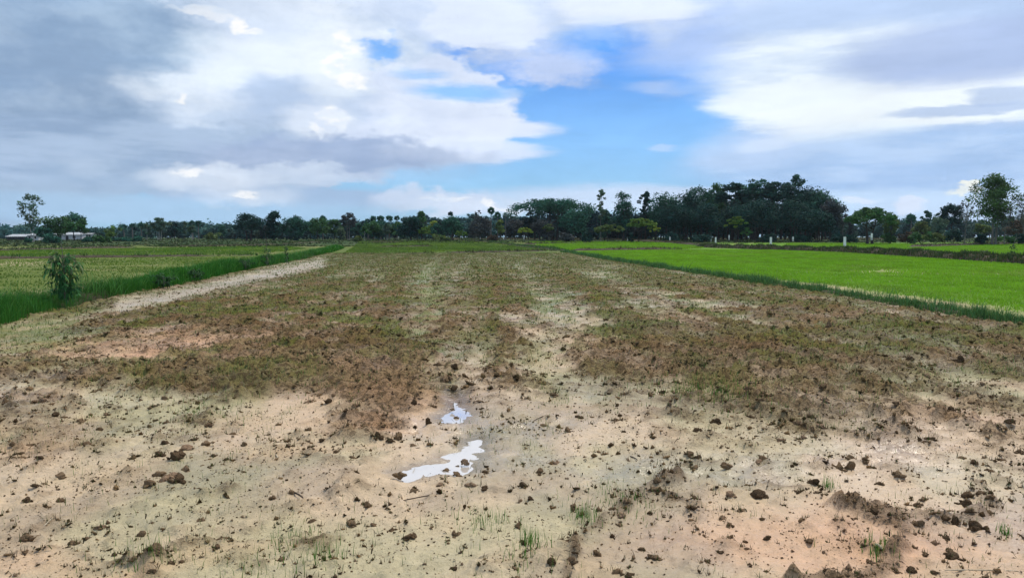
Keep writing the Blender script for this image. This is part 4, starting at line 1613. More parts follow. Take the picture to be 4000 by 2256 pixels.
def woodland(name, label, px0, px1, sky, D0, D1, n, col, seed, wide=78, ls=1.15):
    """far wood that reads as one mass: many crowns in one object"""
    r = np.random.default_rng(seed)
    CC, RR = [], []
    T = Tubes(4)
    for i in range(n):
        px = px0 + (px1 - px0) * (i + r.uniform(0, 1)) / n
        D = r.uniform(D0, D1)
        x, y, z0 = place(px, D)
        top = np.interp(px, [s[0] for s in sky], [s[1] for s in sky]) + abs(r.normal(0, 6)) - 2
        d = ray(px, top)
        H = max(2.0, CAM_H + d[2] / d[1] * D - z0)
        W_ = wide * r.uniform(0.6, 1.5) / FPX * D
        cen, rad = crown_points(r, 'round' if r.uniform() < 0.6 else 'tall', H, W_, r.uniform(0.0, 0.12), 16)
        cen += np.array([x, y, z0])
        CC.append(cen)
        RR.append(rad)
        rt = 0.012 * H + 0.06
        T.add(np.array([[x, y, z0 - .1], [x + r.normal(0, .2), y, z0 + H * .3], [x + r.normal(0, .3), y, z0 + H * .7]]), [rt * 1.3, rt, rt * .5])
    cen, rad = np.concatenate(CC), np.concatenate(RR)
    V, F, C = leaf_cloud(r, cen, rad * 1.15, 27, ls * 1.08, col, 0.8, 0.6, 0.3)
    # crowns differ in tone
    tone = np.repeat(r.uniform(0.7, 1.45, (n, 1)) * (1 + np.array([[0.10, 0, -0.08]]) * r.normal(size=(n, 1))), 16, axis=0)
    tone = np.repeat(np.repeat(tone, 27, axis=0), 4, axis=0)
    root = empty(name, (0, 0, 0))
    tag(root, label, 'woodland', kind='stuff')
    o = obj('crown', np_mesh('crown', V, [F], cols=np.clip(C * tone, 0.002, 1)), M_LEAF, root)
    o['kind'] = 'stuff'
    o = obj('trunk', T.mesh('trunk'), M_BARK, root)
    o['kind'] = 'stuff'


SKY_L = [(-400, 880), (0, 880), (60, 878), (90, 886), (200, 884), (330, 893), (400, 892), (430, 886), (480, 880), (560, 874), (620, 862), (680, 864), (760, 870), (830, 872), (900, 876)]
SKY_C = [(860, 880), (1000, 872), (1200, 862), (1300, 856), (1400, 862), (1500, 860), (1560, 858), (1640, 842), (1700, 848), (1760, 850), (1830, 842), (1900, 836), (2000, 838), (2100, 850), (2300, 850), (2500, 850), (2700, 850), (3300, 850)]
SKY_R = [(3250, 868), (3400, 860), (3510, 850), (3600, 850), (3680, 842), (3760, 852), (3860, 860), (4000, 845), (4400, 850)]
woodland('woodland', 'low hazy wood along the horizon at far left', -300, 900, SKY_L, 330, 420, 75, (0.052, 0.120, 0.105), 11)
woodland('woodland', 'dark continuous wood behind the middle fields', 860, 3300, SKY_C, 290, 360, 170, (0.044, 0.098, 0.090), 12)
woodland('woodland', 'distant greyish wood seen between the trees at far right', 3240, 4300, SKY_R, 330, 420, 66, (0.050, 0.105, 0.090), 13)

SKY_G = [(2540, 800), (2640, 775), (2760, 755), (2860, 735), (2960, 725), (3060, 728), (3150, 745), (3230, 785), (3280, 830)]
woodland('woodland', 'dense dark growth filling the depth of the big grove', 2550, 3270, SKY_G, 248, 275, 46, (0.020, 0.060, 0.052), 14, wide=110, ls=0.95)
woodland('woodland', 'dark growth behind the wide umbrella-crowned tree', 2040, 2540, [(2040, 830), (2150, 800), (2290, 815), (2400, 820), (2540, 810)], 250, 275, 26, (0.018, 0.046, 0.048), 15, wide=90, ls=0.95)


def build_trees():
    # ---- far left
    make_tree('slim_tree', 128, 205, 757, 120, 'airy', T_PALE, 'tallest slim tree at far left with airy crown and pale trunk', cb=0.30, n=34, per=34, bark=M_BARKW, stems=2, trunk=0.75)
    make_tree('leafy_tree', 232, 212, 838, 110, 'round', T_MID, 'round leafy tree right of the tall slim tree at left', cb=0.22, n=34, per=60, trunk=1.3, stems=2)
    make_tree('leafy_tree', 290, 225, 822, 95, 'round', T_TEAL, 'dark crowned tree rising behind the round leafy tree at left', cb=0.3, n=30, per=55)
    make_tree('leafy_tree', 318, 218, 852, 55, 'round', T_MID, 'small leafy tree on the right flank of the left clump', cb=0.2, n=18, per=50)
    make_tree('leafy_tree', 172, 200, 880, 60, 'round', T_TEAL, 'small dark tree beside the pale shed wall', cb=0.2, n=16, per=50, bark=M_BARKW, trunk=0.6)
    make_tree('shrub', 396, 200, 917, 62, 'bush', T_MID, 'rounded green shrub right of the small white hut', n=16, per=55, cat='shrub')
    make_tree('shrub', 352, 205, 924, 60, 'bush', T_TEAL, 'dark low shrub below the small white hut', n=14, per=50, cat='shrub')
    make_tree('shrub', 205, 190, 912, 80, 'bush', T_TEAL, 'dark shrub in front of the long shed, under the leafy tree', n=16, per=50, cat='shrub')
    make_tree('shrub', 112, 192, 922, 36, 'bush', T_TEAL, 'small dark shrub at the foot of the tall slim tree', n=10, per=45, cat='shrub')
    make_tree('shrub', 462, 215, 924, 60, 'bush', T_TEAL, 'low dark shrub, first of the hedge row at left', n=12, per=50, cat='shrub')
    make_tree('shrub', 520, 215, 924, 70, 'bush', T_TEAL, 'low dark shrub, second of the hedge row at left', n=12, per=50, cat='shrub')
    make_tree('leafy_tree', 445, 270, 882, 60, 'round', T_LIGHT, 'light green tree in front of the hazy wood at left', cb=0.15, n=16, per=40)
    make_tree('pale_trunk_tree', 622, 240, 848, 70, 'airy', T_PALE, 'airy tree with several white trunks at left', cb=0.42, n=26, per=40, bark=M_BARKW, stems=4, trunk=1.0)
    make_tree('leafy_tree', 574, 262, 874, 46, 'airy', T_PALE, 'small pale trunked tree left of the white trunked tree', cb=0.4, n=16, per=36, bark=M_BARKW, stems=2, trunk=0.7)
    make_tree('leafy_tree', 683, 290, 863, 52, 'round', T_DARK, 'bluish dark round tree right of the white trunked tree', cb=0.1, n=18, per=50)
    make_tree('pale_trunk_tree', 752, 248, 868, 40, 'airy', T_PALE, 'narrow tree with forked white trunk below the twin palms', cb=0.45, n=18, per=36, bark=M_BARKW, stems=3, trunk=0.9)
    make_tree('leafy_tree', 720, 300, 860, 30, 'airy', T_PALE, 'thin pale topped tree just left of twin palms', cb=0.3, n=12, per=36)
    for i, (px, top, w, lab) in enumerate(((485, 871, 22, 'leftmost palm above the hazy wood at left'), (517, 868, 16, 'second palm from the left above the hazy wood'),
                                           (553, 862, 22, 'third palm from the left above the hazy wood'), (752, 855, 26, 'left one of the twin palms above the wood'),
                                           (776, 855, 24, 'right one of the twin palms above the wood'))):
        make_palm(px, 300, top, w * 1.15, lab, seed=i, group='sugar palms on the skyline')
    make_tree('leafy_tree', 870, 285, 882, 50, 'airy', T_TEAL, 'feathery tree top left of the wide oak-like tree', cb=0.2, n=16, per=40)
    make_tree('leafy_tree', 832, 255, 905, 60, 'bush', T_OLIVE, 'pale olive thicket left of the wide oak-like tree', n=14, per=40, cat='tree')
    # ---- centre left
    make_tree('spreading_tree', 972, 228, 829, 128, 'oak', T_DARK, 'wide oak-like tree with thick forked trunk and gappy crown', cb=0.30, n=62, per=34, trunk=2.1, stems=2, fork=0.5)
    make_tree('leafy_tree', 1070, 232, 825, 78, 'tall', T_DARK, 'tall dense dark tree right of the wide oak-like tree', cb=0.10, n=36, per=60, trunk=1.4)
    make_tree('leafy_tree', 1040, 240, 872, 55, 'round', T_GREY, 'greyish twiggy tree between oak-like tree and tall dense tree', cb=0.1, n=18, per=40)
    make_tree('leafy_tree', 1155, 236, 838, 100, 'round', T_TEAL, 'broad dark tree with cone of creeper on its trunk', cb=0.18, n=36, per=58, trunk=1.6)
    make_tree('leafy_tree', 1148, 228, 890, 40, 'tall', T_DARK, 'dark leafy column under the broad dark tree', cb=0.02, n=14, per=55)
    make_tree('leafy_tree', 1240, 256, 845, 85, 'round', T_MID, 'rounded tree under the lone palm left of centre', cb=0.2, n=28, per=48)
    make_tree('leafy_tree', 1305, 262, 851, 60, 'round', T_MID, 'mid green tree left of the twiggy spreading tree', cb=0.2, n=22, per=46)
    make_tree('twiggy_tree', 1362, 240, 825, 74, 'oak', T_GREY, 'twiggy spreading tree with many visible branches left of centre', cb=0.40, n=38, per=22, bark=M_BARKG, trunk=1.2, stems=2)
    make_tree('leafy_tree', 1400, 268, 862, 56, 'round', T_TEAL, 'dark tree right of the twiggy spreading tree', cb=0.15, n=18, per=48)
    make_tree('leafy_tree', 1330, 246, 888, 66, 'airy', T_PALE, 'pale hanging thicket under the twiggy spreading tree', cb=0.1, n=18, per=40)
    make_palm(1262, 262, 838, 30, 'lone palm above the rounded tree left of centre', group='sugar palms on the skyline')
    for i, (px, top, w, lab) in enumerate(((1438, 848, 24, 'leftmost palm of the row left of centre'), (1460, 838, 28, 'second palm of the row left of centre'),
                                           (1487, 837, 28, 'third palm of the row left of centre'), (1521, 837, 26, 'fourth palm of the row left of centre'),
                                           (1551, 837, 24, 'rightmost palm of the row left of centre'))):
        make_palm(px, 255, top, w, lab, seed=40 + i, group='sugar palms on the skyline')
    make_tree('leafy_tree', 1460, 248, 862, 80, 'round', T_MID, 'leafy tree under the left end of the palm row', cb=0.2, n=22, per=46)
    make_tree('pale_trunk_tree', 1512, 236, 868, 50, 'airy', T_PALE, 'tree with bare pale trunks under the palm row', cb=0.40, n=20, per=40, bark=M_BARKW, stems=3, trunk=0.9)
    make_tree('leafy_tree', 1492, 250, 855, 80, 'round', T_TEAL, 'dark tree beneath the middle palms of the row', cb=0.1, n=24, per=50)
    make_tree('leafy_tree', 1545, 246, 858, 60, 'round', T_MID, 'leafy tree beneath the rightmost palm of the row', cb=0.1, n=20, per=50)
    make_tree('leafy_tree', 1425, 232, 885, 40, 'airy', T_MID, 'small slim tree with a pale stem left of the palm row', cb=0.45, n=14, per=40, bark=M_BARKW, trunk=0.7)
    make_tree('leafy_tree', 1605, 228, 838, 100, 'round', T_DARK, 'dense dark globe-shaped tree near the centre', cb=0.12, n=40, per=62, trunk=1.9)
    make_tree('leafy_tree', 1648, 262, 824, 50, 'tall', T_MID, 'taller tree rising behind the dense globe-shaped tree', cb=0.2, n=22, per=48)
    make_tree('leafy_tree', 1662, 226, 885, 62, 'umbrella', T_LIGHT, 'small light green tree with short trunk near centre', cb=0.3, n=24, per=40, trunk=1.3)
    make_tree('leafy_tree', 1690, 250, 855, 50, 'round', T_YEL, 'yellowish green tree behind the small light green tree', cb=0.1, n=18, per=46)
    make_tree('leafy_tree', 1706, 238, 868, 62, 'round', T_TEAL, 'low dark tree left of the broad centre tree', cb=0.1, n=20, per=52)
    make_tree('leafy_tree', 1770, 234, 836, 88, 'round', T_TEAL, 'broad dark tree with feathery top at the centre', cb=0.15, n=34, per=58, trunk=1.5)
    make_tree('leafy_tree', 1762, 250, 826, 44, 'airy', T_DARK, 'feathery tree top above the broad centre tree', cb=0.3, n=16, per=36)
    make_tree('leafy_tree', 1802, 222, 896, 46, 'umbrella', T_LIGHT, 'little light green tree at right foot of the centre tree', cb=0.25, n=16, per=40)
    # ---- centre right
    make_tree('bare_tree', 1868, 250, 802, 30, 'bare', T_GREY, 'thin nearly leafless tree left of the prominent palm', cb=0.55, n=12, per=8, trunk=0.5)
    make_palm(1918, 240, 802, 34, 'prominent palm with a round fan crown near centre', seed=3, group='sugar palms on the skyline')
    make_palm(1945, 246, 822, 28, 'lower palm right of the prominent palm', seed=4, group='sugar palms on the skyline')
    make_palm(1974, 246, 823, 20, 'feathery small palm, left of a pair near centre', 'feather_palm', True, 5, group='feather palms near centre')
    make_palm(1995, 246, 824, 22, 'feathery small palm, right of a pair near centre', 'feather_palm', True, 6, group='feather palms near centre')
    make_tree('grey_tree', 1878, 226, 840, 90, 'round', T_GREY, 'grey dry tree below the prominent palm', cb=0.15, n=34, per=46, trunk=1.0)
    make_tree('grey_tree', 1860, 214, 868, 56, 'bare', T_GREY, 'small ashen twiggy tree in front of the grey dry tree', cb=0.2, n=24, per=22, bark=M_BARKG, trunk=0.6)
    make_tree('leafy_tree', 1954, 214, 860, 40, 'tall', T_OLIVE, 'slim olive tree with a pale trunk below the palms', cb=0.4, n=18, per=46, bark=M_BARKG, trunk=0.8)
    make_tree('grey_tree', 2012, 226, 842, 90, 'round', T_GREY, 'dark grey tree left of the wide umbrella crown', cb=0.1, n=34, per=46)
    make_tree('rain_tree', 2165, 236, 765, 290, 'umbrella', T_TEAL, 'wide umbrella-crowned tree left of the big grove', cb=0.42, n=120, per=46, trunk=1.5, stems=2, fork=0.6)
    make_tree('leafy_tree', 2240, 224, 812, 120, 'round', T_TEAL, 'dark leafy tree under the right side of the umbrella crown', cb=0.2, n=36, per=52)
    make_tree('leafy_tree', 2120, 226, 850, 100, 'round', T_GREY, 'dim thicket tree under the umbrella crown', cb=0.1, n=30, per=44)
    make_tree('leafy_tree', 2050, 206, 885, 62, 'umbrella', T_YEL, 'small yellowish flat-topped tree before the dark wood', cb=0.45, n=26, per=44, trunk=0.8)
    make_tree('leafy_tree', 2142, 214, 868, 44, 'umbrella', T_OLIVE, 'small olive tree under the umbrella crown', cb=0.3, n=18, per=40)
    make_tree('slim_tree', 2348, 216, 735, 54, 'airy', T_PALE, 'tall thin airy tree with drooping pale leaves near the grove', cb=0.42, n=30, per=22, bark=M_BARKG, trunk=0.55)
    make_tree('leafy_tree', 2362, 240, 815, 76, 'airy', T_TEAL, 'gappy dark trees around the thin airy tree', cb=0.1, n=26, per=44)
    make_tree('leafy_tree', 2435, 236, 747, 90, 'tall', T_TEAL, 'tall dense oval tree left of the big grove', cb=0.22, n=38, per=62, trunk=1.1)
    make_tree('leafy_tree', 2520, 240, 744, 74, 'airy', T_DARK, 'tall gappy tree between oval tree and grove', cb=0.25, n=36, per=42)
    make_tree('leafy_tree', 2375, 208, 868, 100, 'umbrella', T_OLIVE, 'low spreading olive tree below the thin airy tree', cb=0.3, n=36, per=40, trunk=0.9)
    make_tree('leafy_tree', 2495, 206, 845, 120, 'umbrella', T_LIGHT, 'green spreading tree at the left edge of the grove', cb=0.35, n=46, per=42, trunk=0.9)
    make_tree('leafy_tree', 2560, 200, 875, 44, 'umbrella', T_YEL, 'small bright sapling tree at the left foot of grove', cb=0.45, n=16, per=40, trunk=0.6)
    make_tree('shrub', 2470, 202, 902, 30, 'bush', T_DARK, 'dark shrub beneath the green spreading tree', n=10, per=45, cat='shrub')
    # ---- the big grove
    for i, (px, top, w, D, col, kind, lab) in enumerate((
            (2600, 735, 130, 236, T_TEAL, 'round', 'leftmost tall tree of the dark grove'),
            (2680, 745, 150, 226, T_DARK, 'round', 'dark tree second from the left in the grove'),
            (2735, 714, 120, 240, T_TEAL, 'round', 'grove tree with ragged top left of the main crown'),
            (2800, 716, 110, 246, T_MID, 'airy', 'green ragged topped tree in the left half of grove'),
            (2860, 697, 150, 232, T_DARK, 'umbrella', 'big layered tree left of the grove middle'),
            (2945, 684, 180, 236, T_TEAL, 'umbrella', 'highest broad crown in the middle of the grove'),
            (3030, 690, 170, 230, T_DARK, 'umbrella', 'broad dark crown right of the grove middle'),
            (3105, 678, 110, 236, T_TEAL, 'airy', 'grove tree with the highest pointed tip'),
            (3150, 715, 150, 228, T_DARK, 'round', 'full dark tree in the right half of grove'),
            (3205, 738, 130, 224, T_TEAL, 'round', 'rounded tree toward the right end of grove'),
            (3245, 775, 90, 218, T_GREY, 'round', 'greyish rightmost tree of the dark grove'),
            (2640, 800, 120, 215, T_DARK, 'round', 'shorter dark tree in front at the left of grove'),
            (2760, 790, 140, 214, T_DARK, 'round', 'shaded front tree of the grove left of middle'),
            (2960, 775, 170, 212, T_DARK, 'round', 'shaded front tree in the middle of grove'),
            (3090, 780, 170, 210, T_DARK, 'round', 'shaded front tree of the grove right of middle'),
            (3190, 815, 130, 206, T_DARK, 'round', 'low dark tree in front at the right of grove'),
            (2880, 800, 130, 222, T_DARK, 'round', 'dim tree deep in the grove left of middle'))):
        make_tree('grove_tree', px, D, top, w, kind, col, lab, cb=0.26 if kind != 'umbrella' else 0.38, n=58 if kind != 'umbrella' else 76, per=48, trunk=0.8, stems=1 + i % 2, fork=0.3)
    make_tree('leafy_tree', 2872, 196, 833, 72, 'umbrella', T_LIGHT, 'light green feathery tree standing before the dark grove', cb=0.30, n=30, per=44, trunk=0.9, lean=0.05)
    make_tree('leafy_tree', 2912, 195, 884, 46, 'umbrella', T_MID, 'low green branch tree right of the feathery light tree', cb=0.2, n=16, per=42, trunk=0.8)
    make_tree('bare_tree', 3290, 220, 788, 60, 'bare', T_GREY, 'leafless grey tree at the right edge of grove', cb=0.3, n=26, per=6, bark=M_BARKG, trunk=0.5, stems=2)
    # grove trunks that stand alone in the dim light
    make_tree('acacia', 3398, 182, 800, 190, 'umbrella', T_MID, 'spreading acacia with thick dark trunk right of the grove', cb=0.30, n=110, per=52, trunk=2.0, stems=2, fork=0.7)
    make_tree('leafy_tree', 3478, 186, 830, 66, 'round', T_OLIVE, 'rounded olive tree on the right flank of acacia', cb=0.25, n=26, per=50)
    make_tree('leafy_tree', 3318, 205, 838, 50, 'airy', T_GREY, 'dim grey tree between grove and acacia', cb=0.1, n=20, per=36)
    make_palm(3558, 290, 826, 44, 'palm in the hazy gap right of the acacia', seed=8, group='sugar palms on the skyline')
    make_tree('leafy_tree', 3620, 285, 822, 60, 'airy', T_TEAL, 'hazy feathery tree in the gap right of acacia', cb=0.2, n=24, per=42)
    make_tree('leafy_tree', 3655, 280, 826, 40, 'airy', T_TEAL, 'hazy narrow tree left of the dark round tree', cb=0.2, n=18, per=42)
    make_tree('leafy_tree', 3712, 255, 782, 84, 'round', T_DARK, 'dark round tree behind the leaning bare tree', cb=0.3, n=34, per=56)
    make_tree('leafy_tree', 3600, 226, 852, 70, 'round', T_OLIVE, 'pale olive tree in the gap right of acacia', cb=0.1, n=24, per=46)
    make_tree('leafy_tree', 3662, 226, 842, 70, 'round', T_PALE, 'pale green rounded tree below the dark round tree', cb=0.1, n=26, per=46)
    make_tree('bare_tree', 3768, 176, 772, 70, 'bare', T_GREY, 'leaning bare tree left of the tall right-hand tree', cb=0.42, n=26, per=8, bark=M_BARKG, trunk=0.9, lean=0.02)
    make_tree('broad_tree', 3882, 172, 684, 205, 'airy', (0.070, 0.140, 0.045), 'tallest leafy tree at far right with forked grey trunk', cb=0.32, n=100, per=62, bark=M_BARKG, trunk=1.0, stems=2, fork=0.55)
    make_tree('bare_tree', 3925, 170, 790, 80, 'bare', T_GREY, 'bare twiggy tree under the tallest right-hand tree', cb=0.3, n=28, per=10, bark=M_BARKG, trunk=0.7)
    make_tree('bare_tree', 3995, 176, 740, 80, 'bare', T_GREY, 'bare grey tree cut off by the right frame edge', cb=0.4, n=30, per=10, bark=M_BARKG, trunk=0.7)
    make_tree('leafy_tree', 3975, 196, 838, 80, 'round', T_BROWN, 'brownish thicket tree at the right frame edge', cb=0.1, n=26, per=44)
    make_tree('leafy_tree', 3840, 205, 862, 60, 'round', T_OLIVE, 'dull olive tree between the two trunks at right', cb=0.1, n=20, per=44)
    for i, (px, top, w, D, col, lab) in enumerate((
            (3545, 900, 70, 186, T_BROWN, 'brownish bush right of the acacia trunk'), (3600, 898, 80, 184, T_MID, 'dark green bush left of the olive bushes at right'),
            (3655, 892, 80, 182, T_OLIVE, 'olive bush in the row right of acacia'), (3722, 870, 74, 180, T_DARK, 'tall dark bush beside the leaning bare tree'),
            (3470, 905, 60, 186, T_MID, 'green bush close to the acacia on its right'), (3835, 905, 40, 170, T_DARK, 'dark bush against the tallest right-hand trunk'),
            (3930, 908, 70, 174, T_MID, 'low bush under the bare twiggy tree at right'), (3990, 905, 60, 176, T_DARK, 'dark bush at the right frame edge'),
            (3320, 905, 60, 196, T_DARK, 'dark bush in the shade left of acacia'), (3270, 912, 60, 198, T_DARK, 'low dark bush at the right foot of grove'),
            (2620, 905, 70, 204, T_DARK, 'dim undergrowth bush at the left foot of grove'), (2740, 908, 80, 204, T_DARK, 'dim undergrowth bush in the grove left of middle'),
            (3010, 910, 80, 204, T_DARK, 'dim undergrowth bush in the middle of grove'), (3130, 910, 80, 204, T_DARK, 'dim undergrowth bush in the right half of grove'),
            (2290, 905, 60, 208, T_DARK, 'dark bush under the thin airy tree'), (2210, 905, 70, 208, T_GREY, 'grey bush under the umbrella crown'),
            (1930, 912, 50, 216, T_BROWN, 'brown bush below the palms near centre'), (1720, 918, 70, 222, T_OLIVE, 'low olive bush right of the small light green tree'),
            (1395, 920, 44, 214, T_OLIVE, 'low olive bush below the twiggy spreading tree'))):
        make_tree('bush', px, D, top, w, 'bush', col, lab, n=16, per=46, cat='bush')


build_trees()


# ------------------------------------------------------------------ fence posts
M_POST = mat_plain('whitewashed_concrete', (0.74, 0.74, 0.72), (0.86, 0.86, 0.84), 6.0, 0.85, 0.2, 0.3)
M_POSTD = mat_plain('grey_band', (0.36, 0.36, 0.35), (0.50, 0.50, 0.49), 8.0, 0.9, 0.2, 0.3)


def bar(V, F, x0, y0, z0, x1, y1, z1, taper=0.0, bevel=0.012):
    """a bevelled square bar from z0 to z1"""
    o = len(V)
    b = bevel

    def ring(z, s):
        cx, cy = (x0 + x1) / 2, (y0 + y1) / 2
        hx, hy = (x1 - x0) / 2 * s, (y1 - y0) / 2 * s
        return [(cx - hx + b, cy - hy, z), (cx + hx - b, cy - hy, z), (cx + hx, cy - hy + b, z), (cx + hx, cy + hy - b, z),
                (cx + hx - b, cy + hy, z), (cx - hx + b, cy + hy, z), (cx - hx, cy + hy - b, z), (cx - hx, cy - hy + b, z)]
    V += ring(z0, 1) + ring(z1 - b, 1 - taper) + [(p[0] * 1.0 + ((x0 + x1) / 2 - p[0]) * 0.25, p[1] + ((y0 + y1) / 2 - p[1]) * 0.25, z1) for p in ring(z1, 1 - taper)]
    for q in range(2):
        for i in range(8):
            j = (i + 1) % 8
            F.append([o + q * 8 + i, o + q * 8 + j, o + (q + 1) * 8 + j, o + (q + 1) * 8 + i])
    F.append([o + 16 + i for i in range(8)])


def poly_mesh(name, V, F):
    me = bpy.data.meshes.new(name)
    me.from_pydata([tuple(v) for v in V], [], F)
    me.update()
    return me


def build_posts():
    rows = [  # px, D, foot py, top py, width m, label
        (3301, 108, 967, 925, 0.32, 'nearest and tallest white post on the high bank at right'),
        (3012, 131, 960, 926, 0.32, 'second white post leftward from the tallest one, on the high bank'),
        (2796, 172, 952, 926, 0.32, 'white post before the left half of dark grove'),
        (2778, 205, 941, 926, 0.27, 'shorter white post just left behind another post before the grove'),
        (2617, 200, 947, 925, 0.32, 'white post at the left foot of dark grove'),
        (2453, 222, 943, 927, 0.32, 'white post below the green spreading tree'),
        (2313, 240, 943, 928, 0.32, 'white post right of the umbrella-crowned tree'),
        (2187, 255, 938, 926, 0.32, 'white post under the umbrella-crowned tree, leaning slightly'),
        (2046, 262, 937, 919, 0.27, 'white post beneath the small yellowish flat-topped tree'),
        (1967, 265, 935, 926, 0.27, 'white post below the slim olive tree'),
        (1877, 268, 935, 926, 0.27, 'white post below the grey dry tree'),
        (1807, 270, 934, 926, 0.27, 'white post right of the broad centre tree'),
        (1741, 275, 934, 926, 0.27, 'leftmost small white post near the centre'),
        (2848, 195, 930, 918, 0.27, 'small white post in front of the feathery light tree'),
        (3098, 198, 935, 925, 0.32, 'short white post before the right half of grove'),
        (3405, 160, 929, 911, 0.32, 'white post just right of the acacia trunk'),
        (2230, 212, 930, 921, 0.27, 'faint white post in shade under the umbrella-crowned tree'),
    ]
    for i, (px, D, foot, top, w, lab) in enumerate(rows):
        x, y, z0 = place(px, D)
        zt = CAM_H + ray(px, top)[2] / ray(px, top)[1] * D
        zf = CAM_H + ray(px, foot)[2] / ray(px, foot)[1] * D
        root = empty('fence_post', (x, y, zf - 0.25), R(random.uniform(-15, 15)))
        root.rotation_euler[1] = R(random.uniform(-1.2, 1.2)) if i != 7 else R(-5)
        tag(root, lab, 'post', 'white fence posts along the banks')
        V, F = [], []
        h = zt - zf + 0.25
        bar(V, F, -w / 2, -w * .4, 0, w / 2, w * .4, h, 0.06)
        obj('shaft', poly_mesh('shaft', V, F), M_POST, root)
        V, F = [], []
        bar(V, F, -w * 0.56, -w * .46, -0.2, w * 0.56, w * .46, 0.30, 0.1)
        obj('footing', poly_mesh('footing', V, F), M_POSTD, root)


build_posts()


# ------------------------------------------------------------------ buildings at far left
def mat_wall(name, c0, c1):
    return mat_plain(name, c0, c1, 1.2, 0.9, 0.15, 0.1)


M_WALLW = mat_wall('white_render', (0.42, 0.43, 0.44), (0.62, 0.62, 0.62))
M_WALLG = mat_wall('dim_boards', (0.05, 0.05, 0.05), (0.10, 0.10, 0.095))
M_ROOF = mat_plain('metal_roof', (0.28, 0.31, 0.33), (0.48, 0.50, 0.51), 0.9, 0.55, 0.4, 0.1)
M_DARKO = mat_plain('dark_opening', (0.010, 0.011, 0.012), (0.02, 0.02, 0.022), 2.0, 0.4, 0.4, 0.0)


def box_mesh(name, x0, x1, y0, y1, z0, z1):
    V = [(x0, y0, z0), (x1, y0, z0), (x1, y1, z0), (x0, y1, z0), (x0, y0, z1), (x1, y0, z1), (x1, y1, z1), (x0, y1, z1)]
    F = [[0, 3, 2, 1], [4, 5, 6, 7], [0, 1, 5, 4], [1, 2, 6, 5], [2, 3, 7, 6], [3, 0, 4, 7]]
    return poly_mesh(name, V, F)


def roof_mesh(name, x0, x1, y0, y1, ze, zr, over=0.35, ribs=26, drop=0.0):
    """gabled corrugated roof, ridge along x, with real corrugation and thickness"""
    V, F = [], []
    n = ribs * 4
    ym = (y0 + y1) / 2
    prof = [(y0 - over, ze - 0.1), (ym, zr), (y1 + over, ze - 0.1)]
    for q in range(n + 1):
        x = x0 - over + (x1 - x0 + 2 * over) * q / n
        cz = 0.03 * math.sin(q * math.pi / 2)
        for (y, z) in prof:
            V.append((x, y, z + cz - drop * q / n))
        for (y, z) in prof:
            V.append((x, y, z + cz - 0.06 - drop * q / n))
    for q in range(n):
        a, b = q * 6, q * 6 + 6
        F += [[a, b, b + 1, a + 1], [a + 1, b + 1, b + 2, a + 2], [a + 3, a + 4, b + 4, b + 3], [a + 4, a + 5, b + 5, b + 4], [a, a + 3, b + 3, b], [a + 2, b + 2, b + 5, a + 5]]
    return poly_mesh(name, V, F)


def building(name, label, px, D, wpx, depth, eave, ridge, wall, openings, foot=0.0, cat='building', drop=0.0):
    x, y, z0 = place(px, D)
    w = wpx / FPX * D
    root = empty(name, (x, y, z0 - 0.1))
    tag(root, label, cat)
    ze = CAM_H + ray(px, eave)[2] / ray(px, eave)[1] * D - z0
    zr = CAM_H + ray(px, ridge)[2] / ray(px, ridge)[1] * D - z0
    obj('wall', box_mesh('wall', -w / 2, w / 2, 0, depth, 0, ze), wall, root)
    obj('roof', roof_mesh('roof', -w / 2, w / 2, 0, depth, ze, zr, 0.4, max(8, int(w * 2)), drop), M_ROOF, root)
    # gable ends
    for s in (-1, 1):
        xx = s * (w / 2 - 0.02)
        V = [(xx, 0, ze - 0.01), (xx, depth, ze - 0.01), (xx, depth / 2, zr - 0.1), (xx - s * 0.12, 0, ze - 0.01), (xx - s * 0.12, depth, ze - 0.01), (xx - s * 0.12, depth / 2, zr - 0.1)]
        F = [[0, 1, 2], [3, 5, 4], [0, 2, 5, 3], [1, 4, 5, 2]]
        obj('gable', poly_mesh('gable', V, F), wall, root)
    for (a, b, c, d, kind) in openings:                # fractions of width and eave height
        xa, xb, za, zb = -w / 2 + a * w, -w / 2 + b * w, c * ze, d * ze
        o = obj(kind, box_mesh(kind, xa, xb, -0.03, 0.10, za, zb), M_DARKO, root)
        V = []
        F = []
        fw = 0.07
        obj('frame', box_mesh('frame', xa - fw, xb + fw, -0.06, -0.02, zb, zb + fw), M_POSTD, o)
        obj('frame', box_mesh('frame', xa - fw, xb + fw, -0.06, -0.02, za - fw, za), M_POSTD, o)
    return root


def build_houses():
    building('shed', 'long low shed with grey metal roof at far left', 62, 235, 72, 7.0, 921, 913, M_WALLG, [(0.08, 0.42, 0.0, 0.8, 'opening'), (0.52, 0.9, 0.0, 0.8, 'opening')])
    building('house', 'white walled house with grey roof behind tall slim tree', 128, 228, 44, 7.0, 916, 909, M_WALLW, [(0.12, 0.3, 0.0, 0.75, 'door'), (0.55, 0.8, 0.35, 0.75, 'window')])
    building('house', 'house mostly hidden behind the round leafy tree at left', 262, 245, 110, 7.0, 914, 906, M_WALLW, [(0.2, 0.3, 0.35, 0.75, 'window'), (0.45, 0.55, 0.0, 0.75, 'door'), (0.7, 0.8, 0.35, 0.75, 'window')])
    building('hut', 'small white hut with two dark windows right of leafy trees', 345, 232, 21, 3.2, 911, 909, M_WALLW, [(0.16, 0.38, 0.52, 0.82, 'window'), (0.60, 0.84, 0.52, 0.82, 'window')])


build_houses()


